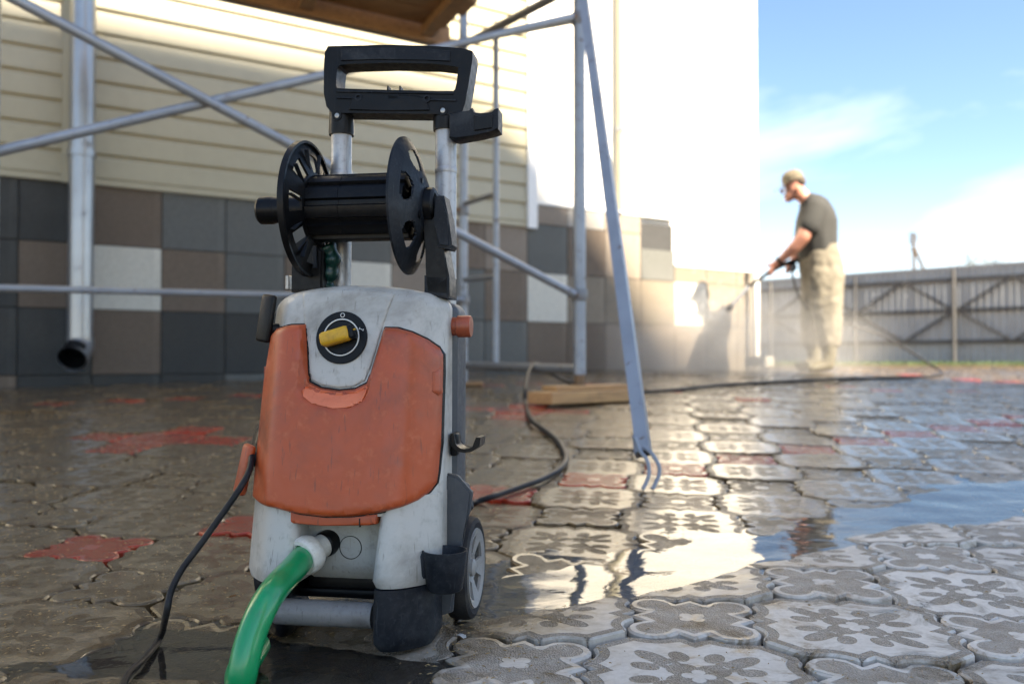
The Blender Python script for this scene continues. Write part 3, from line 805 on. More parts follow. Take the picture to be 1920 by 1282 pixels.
# ladder frame between back post and inner upright
pc = Vector((PC.x, PC.y, 0))
rope('inner_upright', [onpost(pc, 680), onpost(pc, 60)], .018, M['scaf'], scaf, 1, 12)
rope('rung', [onpost(PB, 383), onpost(pc, 363)], .015, M['scafdark'], scaf)
rope('rung', [onpost(PB, 525), onpost(pc, 519)], .015, M['scafdark'], scaf)
rope('rung', [onpost(PB, 240), onpost(pc, 205)], .015, M['scafdark'], scaf)
rope('bottom_rail', [onpost(PB, 685), onpost(PA, 693)], .024, M['scafdark'], scaf, 1, 16)
rope('top_rail', [onpost(PB, 80), onpost(PA, 36)], .020, M['scaf'], scaf, 1, 14)
rope('top_rail', [at(862, 88, 5.3), at(1045, -8, 4.45)], .024, M['scafdark'], scaf, 1, 14)
for p, py in ((PB, 563), (PA, 553), (PA, 36), (PB, 395)):
    q = onpost(p, py); child(lathe('coupler', [(.0, -.03), (.036, -.03), (.04, -.012), (.04, .012), (.036, .03), (0, .03)], q, (0, 0, 1), M['scafdark'], None, 14), scaf)
    child(tube('coupler_bolt', [q + Vector((-.06, -.03, 0)), q + Vector((-.01, -.03, 0))], .012, M['rusty'], None, 8, 1), scaf)
fl = Vector((-.03, -.05, 0))
Br = at(0, 283, 3.0); A0 = at(30, 0, 3.0)
def ext(a, b, k): return a + (a - b) * k
b1 = onpost(PA, 553) + Vector((-.03, -.05, 0)); a1 = at(30, 0, 3.03)
rope('cross_brace', [ext(a1, b1, .08), b1], .0195, M['scaf'], scaf, 1, 16)
b2 = onpost(PA, 35) + Vector((-.03, -.02, 0)); a2 = at(0, 283, 3.02)
rope('cross_brace', [ext(a2, b2, .04), b2], .0195, M['scaf'], scaf, 1, 16)
xm = at(396, 191, 3.42); child(tube('brace_bolt', [xm + Vector((0, -.05, 0)), xm + Vector((0, .06, 0))], .012, M['rusty'], None, 8, 1), scaf)
b3 = onpost(PB, 562) + Vector((0, -.03, 0)); a3 = at(0, 540, 4.08)
rope('guard_rail', [ext(a3, b3, .06), b3], .0175, M['scaf'], scaf, 1, 16)
# deck of boards
DZ = 2.40
deck = empty('scaffold_deck', (PB.x, PB.y, DZ)); tag(deck, 'wooden plank deck lying on the scaffold overhead', 'deck')
aw = Vector((-.8434, -.5373, 0)); ac = Vector((.40, -.9165, 0)).normalized()
corner = at(832, 60, 5.35); corner.z = DZ
for k in range(6):
    o = corner + ac * (.02 + k * .235); L_ = 2.8 + .05 * (k % 3)
    q = Matrix((aw, ac, Vector((0, 0, 1)))).transposed()
    ctr = o + aw * (L_ / 2 - .04 * (k % 2)) + ac * .11 + Vector((0, 0, .022 + .0015 * (k % 2)))
    child(box('deck_plank', ctr, (L_, .222, .04), M['wooddark'], None, q, .003, 1), deck)
for k, tt in enumerate((.0, .75, 1.5, 2.25)):
    o = corner + aw * (.12 + tt) + ac * .72 + Vector((0, 0, -.032))
    child(box('joist', o, (.08, 1.42, .06), M['wooddark'], None, q, .003, 1), deck)
child(box('edge_board', corner + aw * 1.4 + ac * -.03 + Vector((0, 0, -.02)), (2.9, .04, .12), M['wooddark'], None, q, .003, 1), deck)
child(tube('deck_bearer', [corner + ac * -.08 + Vector((0, 0, -.06)) + aw * .02, corner + ac * -.08 + Vector((0, 0, -.06)) + aw * 2.6], .024, M['scaf'], None, 12, 1), deck)
# twisted wire hanging from the rail
def wire():
    bm = bmesh.new(); top = onpost(pc, 40); bot = onpost(pc, 262)
    for ph in (0, PI):
        pts = [top.lerp(bot, k / 60) + Vector((math.cos(k * .75 + ph), math.sin(k * .75 + ph), 0)) * .009 for k in range(61)]
        bm_tube(bm, pts, .006, 6, 1)
    return mesh_bm('twisted_wire', bm, M['frust'], None)
tag(wire(), 'twisted rusty wire hanging from the scaffold top rail', 'wire')
# outrigger strut in the foreground
st = empty('scaffold_strut', onground(1212, 915)); tag(st, 'blue grey angle iron strut with two hooked rods standing on the wet paving', 'strut')
sA = at(1208, 850, 2.32); sB = at(1083, -90, 4.0)
ax = (sB - sA).normalized(); sx = Vector((1, .35, 0)); sx = (sx - ax * sx.dot(ax)).normalized(); sy = ax.cross(sx)
if sy.y > 0: sy = -sy
def strutbar(nm, x0, x1, y0, y1, l0, l1, mat):
    bm = bmesh.new(); vs = [bm.verts.new(sA + ax * l + sx * a + sy * b) for l in (l0, l1) for a, b in ((x0, y0), (x1, y0), (x1, y1), (x0, y1))]
    for f in ((0, 1, 2, 3), (7, 6, 5, 4), (0, 4, 5, 1), (1, 5, 6, 2), (2, 6, 7, 3), (3, 7, 4, 0)): bm.faces.new([vs[k] for k in f])
    return child(mesh_bm(nm, bm, mat, None, False), st)
Ls = (sB - sA).length
c45 = math.cos(R(38)); s45 = math.sin(R(38)); osx, osy = sx, sy
sx = osx * c45 + osy * s45; sy2 = osy * c45 - osx * s45; sy = sy2
strutbar('angle_flange', -.018, .018, .014, .018, -.0, Ls, M['scaf'])
strutbar('angle_web', -.018, -.014, -.018, .0138, -.0, Ls, M['scaf'])
strutbar('angle_back', -.0138, .018, -.018, -.0145, .01, Ls, M['scaf'])
strutbar('angle_side', .0145, .018, -.0143, .0138, .01, Ls, M['scaf'])
strutbar('end_plate', -.0139, .0144, -.0144, .0138, -.001, .002, M['black'])
strutbar('weld_plate', -.024, -.0185, -.012, .014, -.004, .055, M['scafdark'])
def rod(p):
    child(tube('hook_rod', [at(*q) for q in p], .0052, M['scaf'], None, 10, 6), st)
rod([(1190, 820, 2.27), (1200, 845, 2.26), (1213, 862, 2.24), (1217, 885, 2.23), (1212, 903, 2.22), (1205, 917, 2.21)])
rod([(1207, 838, 2.27), (1222, 850, 2.25), (1235, 872, 2.235), (1236, 888, 2.23), (1230, 904, 2.22), (1223, 917, 2.21)])
# boards under the post
def board(px, py, Y, L_, w, h, ang, mat, nm, lab, zz):
    p = at(px, py, Y); q = Matrix.Rotation(R(ang), 3, 'Z')
    o = box(nm, (0, 0, 0), (L_, w, h), mat, None, None, .003, 1); o.rotation_euler = (0, 0, R(ang)); o.location = (p.x, p.y, zz)
    tag(o, lab, 'board', 'boards under the scaffold post'); return o
b0 = at(1087, 762, 4.28); g0 = G0(b0.x, b0.y)
board(1098, 768, 4.25, .60, .17, .055, 40, M['wood'], 'timber_board', 'lower thick pine board lying on the paving under the scaffold post', g0 + .031)
board(1100, 752, 4.32, .50, .11, .024, 40, M['wood'], 'timber_board', 'upper thin pine board stacked between scaffold post and thicker board', g0 + .0715)
b4 = Vector((PB.x, PB.y, gz(PB))); bb = box('timber_board', (0, 0, 0), (.2, .14, .02), M['wooddark'], None, None, .002, 1); bb.location = b4 + Vector((.02, 0, .013)); tag(bb, 'small dark board under the rear scaffold post by the house', 'board', 'boards under the scaffold post')

# ------------------------------------------------------------------ pressure washer
YAW = R(-9.5)
O = Vector((-.225 + .0168, 1.20 - .0028, 0)); O.z = G0(O.x, O.y) + .001
EX = Vector((math.cos(YAW), math.sin(YAW), 0)); EY = Vector((-math.sin(YAW), math.cos(YAW), 0))
pw = empty('pressure_washer', O, (0, 0, YAW)); tag(pw, 'used orange and grey electric pressure washer with black hose reel and green inlet hose', 'pressure washer')
def ML(px, py, yl):
    d = ray(px, py); s_ = (yl - (CAM - O).dot(EY)) / d.dot(EY); p = CAM + d * s_ - O
    return Vector((p.dot(EX), yl, p.z))
def toW(v): return O + EX * v.x + EY * v.y + Vector((0, 0, v.z))
def sm(x, k=.012):   # smooth positive part
    return .5 * (x + math.sqrt(x * x + k * k))
ZT = ML(690, 537, -.02).z
def yf(z):
    t = max(0, min(1, z / .46)); return -.118 + .062 * t ** 1.15
def XC(z): return -.002 + .022 * z
def Fr(x, z, xc=.088):
    x = x - XC(z)
    return yf(z) + 1.1 * sm(abs(x) - xc) + .35 * x * x
def hwid(z): return .130 - .020 * z
def snap(px, py, it=40, f=Fr, off=0):
    y = -.09
    for k in range(it):
        p = ML(px, py, y); h_ = hwid(p.z) + .0012; x = max(XC(p.z) - h_, min(XC(p.z) + h_, p.x)); y = .6 * y + .4 * (f(x, p.z) + off)
    return Vector((x, y, p.z))
def loft(name, zs, lo, hi, front, yb, mat, nx=34, rin=(0, 0), top_r=.0, cap=True, parent=pw, zmod=None, rb=.015, shrink=None):
    """stack of closed sections: the front follows front(x,z), the sides run back to yb"""
    bm = bmesh.new(); rings = []
    for z in zs:
        a, b = lo(z), hi(z); ring = []; s_ = shrink(z) if shrink else 0
        a += s_; b -= s_
        for k in range(nx + 1):
            u = k / nx; u = .5 - .5 * math.cos(u * PI); x = a + (b - a) * u
            y = front(x, z) + s_
            for side, r in ((x - a, rin[0]), (b - x, rin[1])):
                if r and side < r: y += r - math.sqrt(max(0, r * r - (r - side) ** 2))
            ring.append((x, min(y, yb - .006)))
        ybk = yb - s_
        yr, yl_ = ring[-1][1], ring[0][1]
        for k in range(1, 5): ring.append((b, yr + (ybk - rb - yr) * k / 4))
        for k in range(1, 4): t = k / 4 * PI / 2; ring.append((b - rb + rb * math.cos(t), ybk - rb + rb * math.sin(t)))
        for k in range(7): ring.append((b - rb + (a - b + 2 * rb) * k / 6, ybk))
        for k in range(1, 4): t = k / 4 * PI / 2; ring.append((a + rb - rb * math.sin(t), ybk - rb + rb * math.cos(t)))
        for k in range(0, 4): ring.append((a, ybk - rb + (yl_ - ybk + rb) * k / 4))
        rings.append([bm.verts.new((x, y, z + (zmod(x, z) if zmod else 0))) for x, y in ring])
    n = len(rings[0])
    for p, q in zip(rings, rings[1:]):
        for k in range(n): bm.faces.new((p[k], p[(k + 1) % n], q[(k + 1) % n], q[k]))
    if cap:
        for rg in (rings[0], rings[-1]):
            c = bm.verts.new(sum((v.co for v in rg), Vector()) / n)
            for k in range(n): bm.faces.new((c, rg[k], rg[(k + 1) % n]))
    return mesh_bm(name, bm, mat, parent, True, 38)
def patch(name, outline, front, off, mat, edge=.004, depth=.006, sp=.006, parent=pw, offfun=None, resample=True):
    """a moulded panel: outline in local (x,z), laid on the surface front(x,z), rounded at its edge"""
    P = [Vector(p) for p in outline]
    if resample:
        Q = []
        for a, b in zip(P, P[1:] + P[:1]):
            n = max(1, int((b - a).length / sp))
            for k in range(n): Q.append(a.lerp(b, k / n))
        P = Q
    xs = [p.x for p in P]; zs = [p.y for p in P]; n = len(P)
    def inside(q):
        c = False; j = n - 1
        for i in range(n):
            if (P[i].y > q.y) != (P[j].y > q.y) and q.x < (P[j].x - P[i].x) * (q.y - P[i].y) / (P[j].y - P[i].y) + P[i].x: c = not c
            j = i
        return c
    def dist(q):
        m_ = 9
        for i in range(n):
            a, b = P[i], P[(i + 1) % n]; e = b - a; t = max(0, min(1, (q - a).dot(e) / max(e.length_squared, 1e-12))); m_ = min(m_, (q - a - e * t).length)
        return m_
    pts = list(P); 
    # ring just inside, then a grid
    x = min(xs)
    ins = []
    while x < max(xs):
        z = min(zs)
        while z < max(zs):
            q = Vector((x, z))
            if inside(q):
                d = dist(q)
                if d > edge * .9: ins.append(q)
            z += sp
        x += sp
    for i in range(n):
        a, b = P[i - 1], P[(i + 1) % n]; t = (b - a).normalized(); nn = Vector((-t.y, t.x))
        for sg in (1, -1):
            for k in (.25, .6):
                q = P[i] + nn * sg * edge * k
                if inside(q) and dist(q) > edge * k * .8: ins.append(q)
    pts += ins
    vo, eo, fo, _, _, _ = delaunay_2d_cdt(pts, [], [list(range(n))], 1, 1e-7)
    bm = bmesh.new(); V = []
    for v in vo:
        d = dist(v); q = min(1, d / edge); h = off * math.sqrt(max(0, 1 - (1 - q) ** 2)) if edge > 0 else off
        if offfun: h += offfun(v.x, v.y) * q
        V.append(bm.verts.new((v.x, front(v.x, v.y) - h, v.y)))
    for f in fo: bm.faces.new([V[k] for k in f])
    # skirt
    be = [e for e in bm.edges if len(e.link_faces) == 1]
    r = bmesh.ops.extrude_edge_only(bm, edges=be)
    for v in [g for g in r['geom'] if isinstance(g, bmesh.types.BMVert)]: v.co.y += depth
    return mesh_bm(name, bm, mat, parent, True, 40)
def o2(pxs, front=Fr, off=0):
    r = []
    for p in pxs:
        v = snap(p[0], p[1], f=front, off=off); r.append((v.x, v.z))
    return r

# upper housing
zs = list(np.linspace(.166, ZT - .032, 30)) + [ZT - .024, ZT - .017, ZT - .011, ZT - .006, ZT - .0025, ZT - .0005, ZT]
def shr(z):
    d = ZT - z; r = .018
    return 0 if d > r else r - math.sqrt(max(0, r * r - (r - d) ** 2))
def zdome(x, z): t = max(0, (z - (ZT - .12)) / .12); return -t * t * (1.15 * (x - .01) ** 2)
YB = .020
hull = loft('body_shell', zs, lambda z: XC(z) - hwid(z), lambda z: XC(z) + hwid(z), Fr, YB, M['greybody'], 44, (.007, .007), shrink=shr, zmod=zdome)
# rear shell
zr = list(np.linspace(.045, ZT - .03, 16)) + [ZT - .022, ZT - .014, ZT - .008]
loft('rear_shell', zr, lambda z: XC(z) - hwid(z) - .002 + (.016 if z < .17 else 0), lambda z: XC(z) + hwid(z) + .002 - (.016 if z < .17 else 0), lambda x, z: YB + .002, .095, M['darkshell'], 10, (.008, .008), shrink=lambda z: max(0, shr(z + .006) * .8), zmod=zdome)
# legs of the housing and the black feet
def Fl(x, z): return Fr(x, z) - .004 + .0
xr_in = ML(697, 1080, -.10).x; xl_in = ML(560, 1080, -.10).x; xr_top = ML(712, 975, -.10).x; xl_top = ML(552, 975, -.10).x
zl0 = ML(760, 1112, -.12).z; zl1 = .19
def lerp(a, b, t): return a + (b - a) * t
zz_ = list(np.linspace(zl0, zl1, 14))
rin = lambda z: lerp(xr_in, xr_top, (z - zl0) / (zl1 - zl0)); lin = lambda z: lerp(xl_in, xl_top, (z - zl0) / (zl1 - zl0))
bot = lambda z: max(0, .005 - (z - zl0)) * .8
loft('leg_shell', zz_, rin, lambda z: XC(z) + hwid(z) + .0005, Fl, YB - .001, M['greybody'], 22, (.014, .010), shrink=bot)
loft('leg_shell', zz_, lambda z: XC(z) - hwid(z) - .0045, lin, Fl, YB - .001, M['greybody'], 22, (.010, .014), shrink=bot)
zf = [.002, .006, .012, .02, .03, .04, .05, zl0 - .0015]
sf = lambda z: .004 + max(0, .012 - z) * .5
def Ff(x, z): return Fr(x, z) - .006 + .25 * max(0, .035 - z)
loft('foot', zf, lambda z: xr_in + .000, lambda z: XC(z) + hwid(z) - .002, Ff, .0, M['blackdirty'], 20, (.008, .010), shrink=sf)
loft('foot', zf, lambda z: XC(z) - hwid(z) + .002, lambda z: xl_in - .022, lambda x, z: Ff(x, z) + .034, .012, M['black'], 20, (.008, .008), shrink=sf)
# inlet niche between the legs
yn = -.058
def Fn(x, z): return yn + (.35 * max(0, .098 - z))
zi0 = .075
loft('inlet_panel', list(np.linspace(zi0, .172, 10)), lambda z: xl_in - .01, lambda z: xr_in + .01, Fn, .02, M['inlet'], 16, shrink=lambda z: max(0, .008 - (z - zi0)) * .9)
box('underside_block', (0, .0, .062), (xr_in - xl_in + .03, .05, .03), M['black'], pw, None, .006)
cpt = ML(657, 1026, yn - .001)
bm = bmesh.new(); bm_lathe(bm, [(.0150, 0), (.0150, .0012), (.0142, .0012), (.0142, 0)], (cpt.x, yn + .0003, cpt.z), (0, -1, 0), 40); mesh_bm('blanking_plug_rim', bm, M['black'], pw)
# orange cover
notch = [(572, 607), (574, 640), (577, 700), (579, 715), (600, 726), (634, 731), (664, 728), (686, 717), (696, 694), (706, 662), (720, 613)]
cov_px = [(511, 626), (522, 614), (545, 608)] + notch + [(745, 614), (772, 622), (800, 635), (822, 650), (831, 664), (831, 700), (829, 760), (827, 830), (822, 885), (819, 905), (806, 922), (785, 938), (755, 951), (712, 962), (660, 969), (610, 970), (560, 964), (515, 953), (490, 944), (473, 931), (467, 915), (469, 880), (478, 800), (493, 710)]
cov = o2(cov_px, off=-.006)
lx0, lz0 = cov[3]; 
cresc_c = snap(634, 700); 
def ledge(x, z):
    c = cresc_c; dx = (x - c.x); 
    zl = snap(634, 765).z + 7.5 * dx * dx
    zt_ = snap(634, 731).z + 3.0 * dx * dx
    if abs(dx) > .050 or z < zl: return 0
    e = 1 - min(1, max(0, (abs(dx) - .040) / .008))
    return -(.0010 + .0125 * min(1, (z - zl) / max(.001, zt_ - zl))) * e
patch('front_cover', cov, Fr, .0165, M['orange'], .0080, .020, .0042, offfun=ledge)
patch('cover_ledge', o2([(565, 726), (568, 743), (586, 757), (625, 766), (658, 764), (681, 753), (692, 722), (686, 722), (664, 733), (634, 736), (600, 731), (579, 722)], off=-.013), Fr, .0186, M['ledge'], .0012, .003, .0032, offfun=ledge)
lip = o2([(512, 950), (517, 974), (535, 981), (600, 987), (690, 986), (703, 984), (709, 958)], off=-.004)
patch('cover_lip', lip, lambda x, z: Fr(x, z) + .002, .004, M['orange'], .003, .010, .006)
for a in (530, 672): 
    e = o2([(a, 972), (a, 988), (a + 2.5, 988), (a + 2.5, 972)], off=-.004); patch('lip_seam', e, lambda x, z: Fr(x, z) - .0022, .0006, M['black'], .0004, .003, .004)
tabR = o2([(811, 697), (826, 693), (828, 736), (822, 741), (810, 734)], off=-.014); patch('cover_catch', tabR, lambda x, z: Fr(x, z) - .0145, .0035, M['orange'], .003, .008, .004)
tL = snap(497, 703); box('cover_catch', (tL.x - .001, tL.y + .004, tL.z), (.006, .016, .024), M['orange'], pw, None, .002)
def grow(P, d):
    out = []; n = len(P); A = sum(P[i][0] * P[(i + 1) % n][1] - P[(i + 1) % n][0] * P[i][1] for i in range(n))
    for i in range(n):
        a, b = P[i - 1], P[(i + 1) % n]; tx, ty = b[0] - a[0], b[1] - a[1]; l = math.hypot(tx, ty); sg = 1 if A > 0 else -1
        out.append((P[i][0] + ty / l * d * sg, P[i][1] - tx / l * d * sg))
    return out
patch('cover_gap', o2(grow(cov_px, 1.8), off=-.006), Fr, .0032, M['black'], .0005, .004, .006)
# dial panel: the raised grey tongue with two creases
pan = o2([(566, 549), (569, 600), (575, 640), (579, 700), (582, 712), (602, 723), (634, 727.5), (662, 725), (683, 714), (693, 692), (703, 660), (717, 612), (738, 551), (700, 545), (640, 542), (600, 544)], off=-.003)
patch('dial_panel', pan, Fr, .0028, M['greybody'], .003, .004, .0055)
ctr = snap(641, 633, off=-.003); nrm = Vector((0, -1, .16)).normalized()
def disc(nm, r, h0, h1, mat, par=pw, seg=48, c=ctr, r2=None):
    return lathe(nm, [(0, h0), (r, h0), (r, h1 - .0006), ((r2 or r) - .0006, h1), (0, h1)], c, nrm, mat, par, seg)
dial = disc('dial', .0342, -.002, .0022, M['black'])
lathe('dial_ring', [(.0243, .0020), (.0243, .0034), (.0228, .0034), (.0228, .0020)], ctr, nrm, M['print'], dial, 48)
lathe('dial_well', [(.0226, .0021), (.0215, .0030), (0, .0026)], ctr, nrm, M['black'], dial, 40)
uu = Vector((1, 0, 0)); vv = nrm.cross(uu).normalized(); vv = -vv if vv.z < 0 else vv
kd = (uu * math.cos(R(16)) + vv * math.sin(R(16))).normalized(); kq = Matrix((kd, nrm.cross(kd).normalized() * -1, nrm)).transposed()
if kq.determinant() < 0: kq = Matrix((kd, nrm.cross(kd).normalized(), nrm)).transposed()
kc = ctr - kd * .0035 + nrm * .013
bm = bmesh.new(); bm_box(bm, kc, (.040, .0185, .019), kq, .0055, 3); knob = mesh_bm('knob', bm, M['yellow'], pw)
bm = bmesh.new(); bm_box(bm, kc + kd * .0215 - nrm * .001, (.0075, .0175, .0175), kq, .003, 2); mesh_bm('knob_tip', bm, M['black'], knob)
bm = bmesh.new(); bm_box(bm, kc + kd * .0265 + vv * .0012 + nrm * .003, (.0035, .0020, .003), kq, .0006, 1); mesh_bm('knob_mark', bm, M['yellow'], knob)
oc = ctr + vv * .0290 + nrm * .0022
lathe('print_o', [(.0030, 0), (.0030, .0003), (.0022, .0003), (.0022, 0)], oc, nrm, M['print'], dial, 24)
ic = ctr + uu * .0262 + vv * .0105 + nrm * .0023; iq = Matrix.Rotation(R(-22), 3, nrm)
for d_, s_ in ((0, (.0007, .0005, .0052)),): 
    bm = bmesh.new(); bm_box(bm, ic, (.0052, .0004, .0008), iq); bm_box(bm, ic + iq @ uu * .0028, (.0008, .0004, .003), iq); bm_box(bm, ic - iq @ uu * .0028, (.0008, .0004, .003), iq); mesh_bm('print_i', bm, M['print'], dial, False)

# front tube between the feet
a_, b_ = ML(516, 1140, -.090), ML(700, 1160, -.090)
lathe('axle_tube', [(0, 0), (.0150, 0), (.0162, .003), (.0162, (b_.x - a_.x) * .55), (.0158, (b_.x - a_.x) * .56), (.0158, b_.x - a_.x)], (a_.x, -.088, (a_.z + b_.z) / 2), (1, 0, 0), M['dirtytube'], pw, 28)
box('chassis_plate', (0, .02, .052), (.22, .11, .012), M['black'], pw, None, .003)
# wheels
wr = .0700
for sx_ in (-1, 1):
    wx = sx_ * .1345; wc = Vector((wx, .062, wr)); axw = (sx_, 0, 0)
    whl = lathe('wheel', [(.052, -.013), (.062, -.0165), (.068, -.014), (.0700, -.008), (.0700, .008), (.068, .014), (.062, .0165), (.0545, .0145), (.052, .010)], wc, axw, M['rubber'], pw, 56, True)
    polar_plate('rim', [.010, .015, .02, .026, .032, .038, .044, .048, .0535], lambda r: .004 + .008 * (r / .0535) ** 2 - (.003 if r < .016 else 0), lambda r, a: not (.022 < r < .046 and (a / (2 * PI) * 5 + .15) % 1 < .52), .004, wc + Vector((sx_ * .001, 0, 0)), axw, M['rim'], whl, 80)
    lathe('rim_flange', [(.0545, .0), (.0545, .0150), (.0505, .0150), (.0495, .004)], wc, axw, M['rim'], whl, 48)
    lathe('hub_cap', [(.0118, .003), (.0118, .012), (.009, .014), (0, .0145)], wc, axw, M['rim'], whl, 24)
    # fender
    pf = [ML(p[0], p[1], .04) for p in ((846, 890), (862, 892), (889, 921), (884, 950), (876, 965), (866, 1000), (858, 1060), (846, 1120), (834, 1125))]
    # outline in (y, z): a wedge over the wheel
    zt_ = ML(862, 890, .04).z
    fo = [(.008, .030), (.010, zt_ + .004), (.030, zt_ + .002), (.052, zt_ - .022), (.066, zt_ - .036), (.050, wr + .060), (.026, wr + .040), (.008, wr + .010), (-.004, .045)]
    fx = []
    for q_ in ((838, 884), (862, 889), (889, 920), (885, 952), (866, 1010), (857, 1080), (852, 1142), (822, 1152), (822, 1020)):
        v_ = ML(q_[0], q_[1], -.008); fx.append((v_.x * sx_, v_.z))
    prism('fender', fx, lambda p, d: Vector((p[0], d, p[1])), -.022 if sx_ > 0 else .03, -.010 if sx_ > 0 else .042, M['darkshell'], pw, .003, 2)
    tz = ML(875, 903, -.01).z
    prism('fender_top', [(-.0095, tz - .018), (-.0095, tz), (.030, tz - .002), (.075, tz - .014), (.105, tz - .05), (.097, tz - .056), (.070, tz - .026), (.030, tz - .014)], lambda p, d: Vector((d, p[0], p[1])), sx_ * .118, sx_ * .138, M['darkshell'], pw, .002, 1)
# lance cup on the right
cc = ML(834, 1062, -.070); cc = Vector((cc.x + .0, -.070, cc.z)); ct_, cb_ = ML(834, 1030, -.07).z, ML(834, 1106, -.07).z
cup = lathe('lance_cup', [(0, cb_), (.0200, cb_), (.0225, cb_ + .003), (.0285, ct_ - .002), (.0285, ct_), (.0265, ct_), (.0250, ct_ - .003), (.0190, cb_ + .006), (0, cb_ + .005)], (cc.x, cc.y, 0), (0, 0, 1), M['blackdirty'], pw, 40)
box('cup_bracket', (cc.x - .027, cc.y + .006, (ct_ + cb_) / 2 + .006), (.014, .034, .034), M['blackdirty'], pw, None, .005)
# red release knob, right side
k0 = ML(853, 612, .010); k1 = ML(876, 612, -.03)
lathe('side_knob', [(0, -.02), (.0125, -.02), (.0125, .002), (.0148, .003), (.0148, .019), (.0136, .021), (0, .0215)], (k0.x + .0015, .010, k0.z), (1, 0, 0), M['orange'], pw, 28)
# hooks
h0 = ML(497, 598, -.05)
hook = tube('cord_hook', [(-hwid(.4) + .03, -.030, h0.z - .014), (h0.x, -.044, h0.z - .014)], .0085, M['black'], pw, 16, 1)
box('hook_plate', (h0.x, -.046, h0.z + .001), (.026, .0085, .064), M['black'], hook, Matrix.Rotation(R(9), 3, 'Y') @ Matrix.Rotation(R(-25), 3, 'Z'), .0042, 3)
h1 = ML(452, 880, -.07)
hook2 = tube('cord_hook', [(-hwid(.2) + .03, -.040, h1.z + .012), (h1.x, -.058, h1.z + .012)], .010, M['blackdirty'], pw, 16, 1)
box('hook_plate', (h1.x, -.060, h1.z - .001), (.0215, .011, .068), M['orange'], hook2, Matrix.Rotation(R(13), 3, 'Y') @ Matrix.Rotation(R(-30), 3, 'Z'), .0054, 3)
def clip(name, c, w, hgt, dpt, mat, par=pw, th=.0025, rot=0):
    """a U-shaped clip with a curved floor"""
    out = [(-w / 2, hgt * .62), (-w / 2 - th, hgt * .60), (-w / 2 - th * 1.2, 0), (-w * .3, -hgt * .30), (0, -hgt * .36), (w * .3, -hgt * .30), (w / 2 + th, -hgt * .02), (w / 2 + th * 1.3, hgt * .42), (w / 2, hgt * .44)]
    inn = [(w / 2 - th, hgt * .02), (w * .36, -hgt * .06), (w * .18, -hgt * .16), (0, -hgt * .19), (-w * .18, -hgt * .16), (-w * .36, -hgt * .04), (-w / 2 + th * .4, hgt * .10)]
    q = Matrix.Rotation(rot, 3, 'Y')
    return prism(name, out + inn, lambda p, d: Vector(c) + q @ Vector((p[0], d, p[1])), -dpt / 2, dpt / 2, mat, par, .0006, 1)
hc = ML(877, 833, .0); clip('hose_clip', (hc.x, 0.0, hc.z), .030, .026, .036, M['black'], th=.0045)
box('clip_foot', (hc.x - .017, .0, hc.z), (.010, .02, .030), M['black'], pw, None, .003)

# handle tubes
YT = .050
tl, tr_ = ML(640, 350, YT).x, ML(836, 350, YT).x
zs0 = ML(640, 252, YT).z
for tx in (tl, tr_):
    tt = lathe('handle_tube', [(.0148, .40), (.0148, zs0)], (tx, YT, 0), (0, 0, 1), M['alutube'], pw, 28)
    lathe('tube_joint', [(.0150, zs0 - .062), (.0156, zs0 - .060), (.0156, zs0 - .056), (.0150, zs0 - .054)], (tx, YT, 0), (0, 0, 1), M['alutube'], tt, 28)
def toY(p, d): return Vector((p[0], YT + d, p[1]))
def mk(px): 
    r = []
    for a, b in px: v = ML(a, b, YT - .018); r.append((v.x, v.z))
    return r
out_px = [(615, 87), (650, 86), (735, 84), (820, 87), (870, 91), (886, 96), (886, 112), (879, 155), (872, 195), (865, 214), (845, 216), (820, 214), (735, 213), (665, 212), (622, 212), (612, 200), (607, 175), (607, 130), (609, 98)]
inn_px = [(637, 122), (660, 120), (735, 118), (815, 120), (848, 124), (860, 126), (859, 130), (856, 155), (853, 168), (850, 171), (842, 171), (820, 171), (735, 169), (665, 167), (640, 166), (632, 165), (630, 160), (631, 140), (633, 126)]
def ringprism(name, o_, i_, d0, d1, mat, par, bev):
    bm = bmesh.new(); n = len(o_)
    A = [[bm.verts.new(toY(p, d)) for p in L_] for d in (d0, d1) for L_ in (o_, i_)]
    for k in range(n):
        k2 = (k + 1) % n
        bm.faces.new((A[0][k], A[0][k2], A[1][k2], A[1][k])); bm.faces.new((A[2][k2], A[2][k], A[3][k], A[3][k2]))
        bm.faces.new((A[0][k2], A[0][k], A[2][k], A[2][k2])); bm.faces.new((A[1][k], A[1][k2], A[3][k2], A[3][k]))
    es = [e for e in bm.edges if len(e.link_faces) == 2 and e.calc_face_angle(0) > R(50)]
    bmesh.ops.bevel(bm, geom=es, offset=bev, segments=2, affect='EDGES', clamp_overlap=True)
    return mesh_bm(name, bm, mat, par)
handle = ringprism('handle', mk(out_px), mk(inn_px), -.018, .018, M['black'], pw, .0035)
g_ = mk([(640, 93), (700, 91), (780, 91), (845, 96), (844, 116), (790, 113), (700, 112), (640, 115)])
prism('grip_recess', g_, toY, -.0200, -.0178, M['blackdirty'], handle, .0007, 1)
g_ = mk([(660, 186), (700, 180), (780, 180), (800, 186), (806, 208), (730, 208), (655, 207)])
prism('crossbar_rib', g_, toY, -.0205, -.0178, M['black'], handle, .001, 1)
for a, b in (((632, 172), (850, 176)), ((632, 184), (856, 189))):
    p, q_ = mk([a, b]); tube('crossbar_ridge', [toY(p, -.0185), toY(q_, -.0185)], .0016, M['blackdirty'], handle, 8, 1)
for a in ((673, 184), (801, 186)):
    p = mk([a])[0]; lathe('boss', [(.0052, 0), (.0052, .003), (.0030, .003), (.0028, .0)], toY(p, -.018), (0, -1, 0), M['blackdirty'], handle, 20)
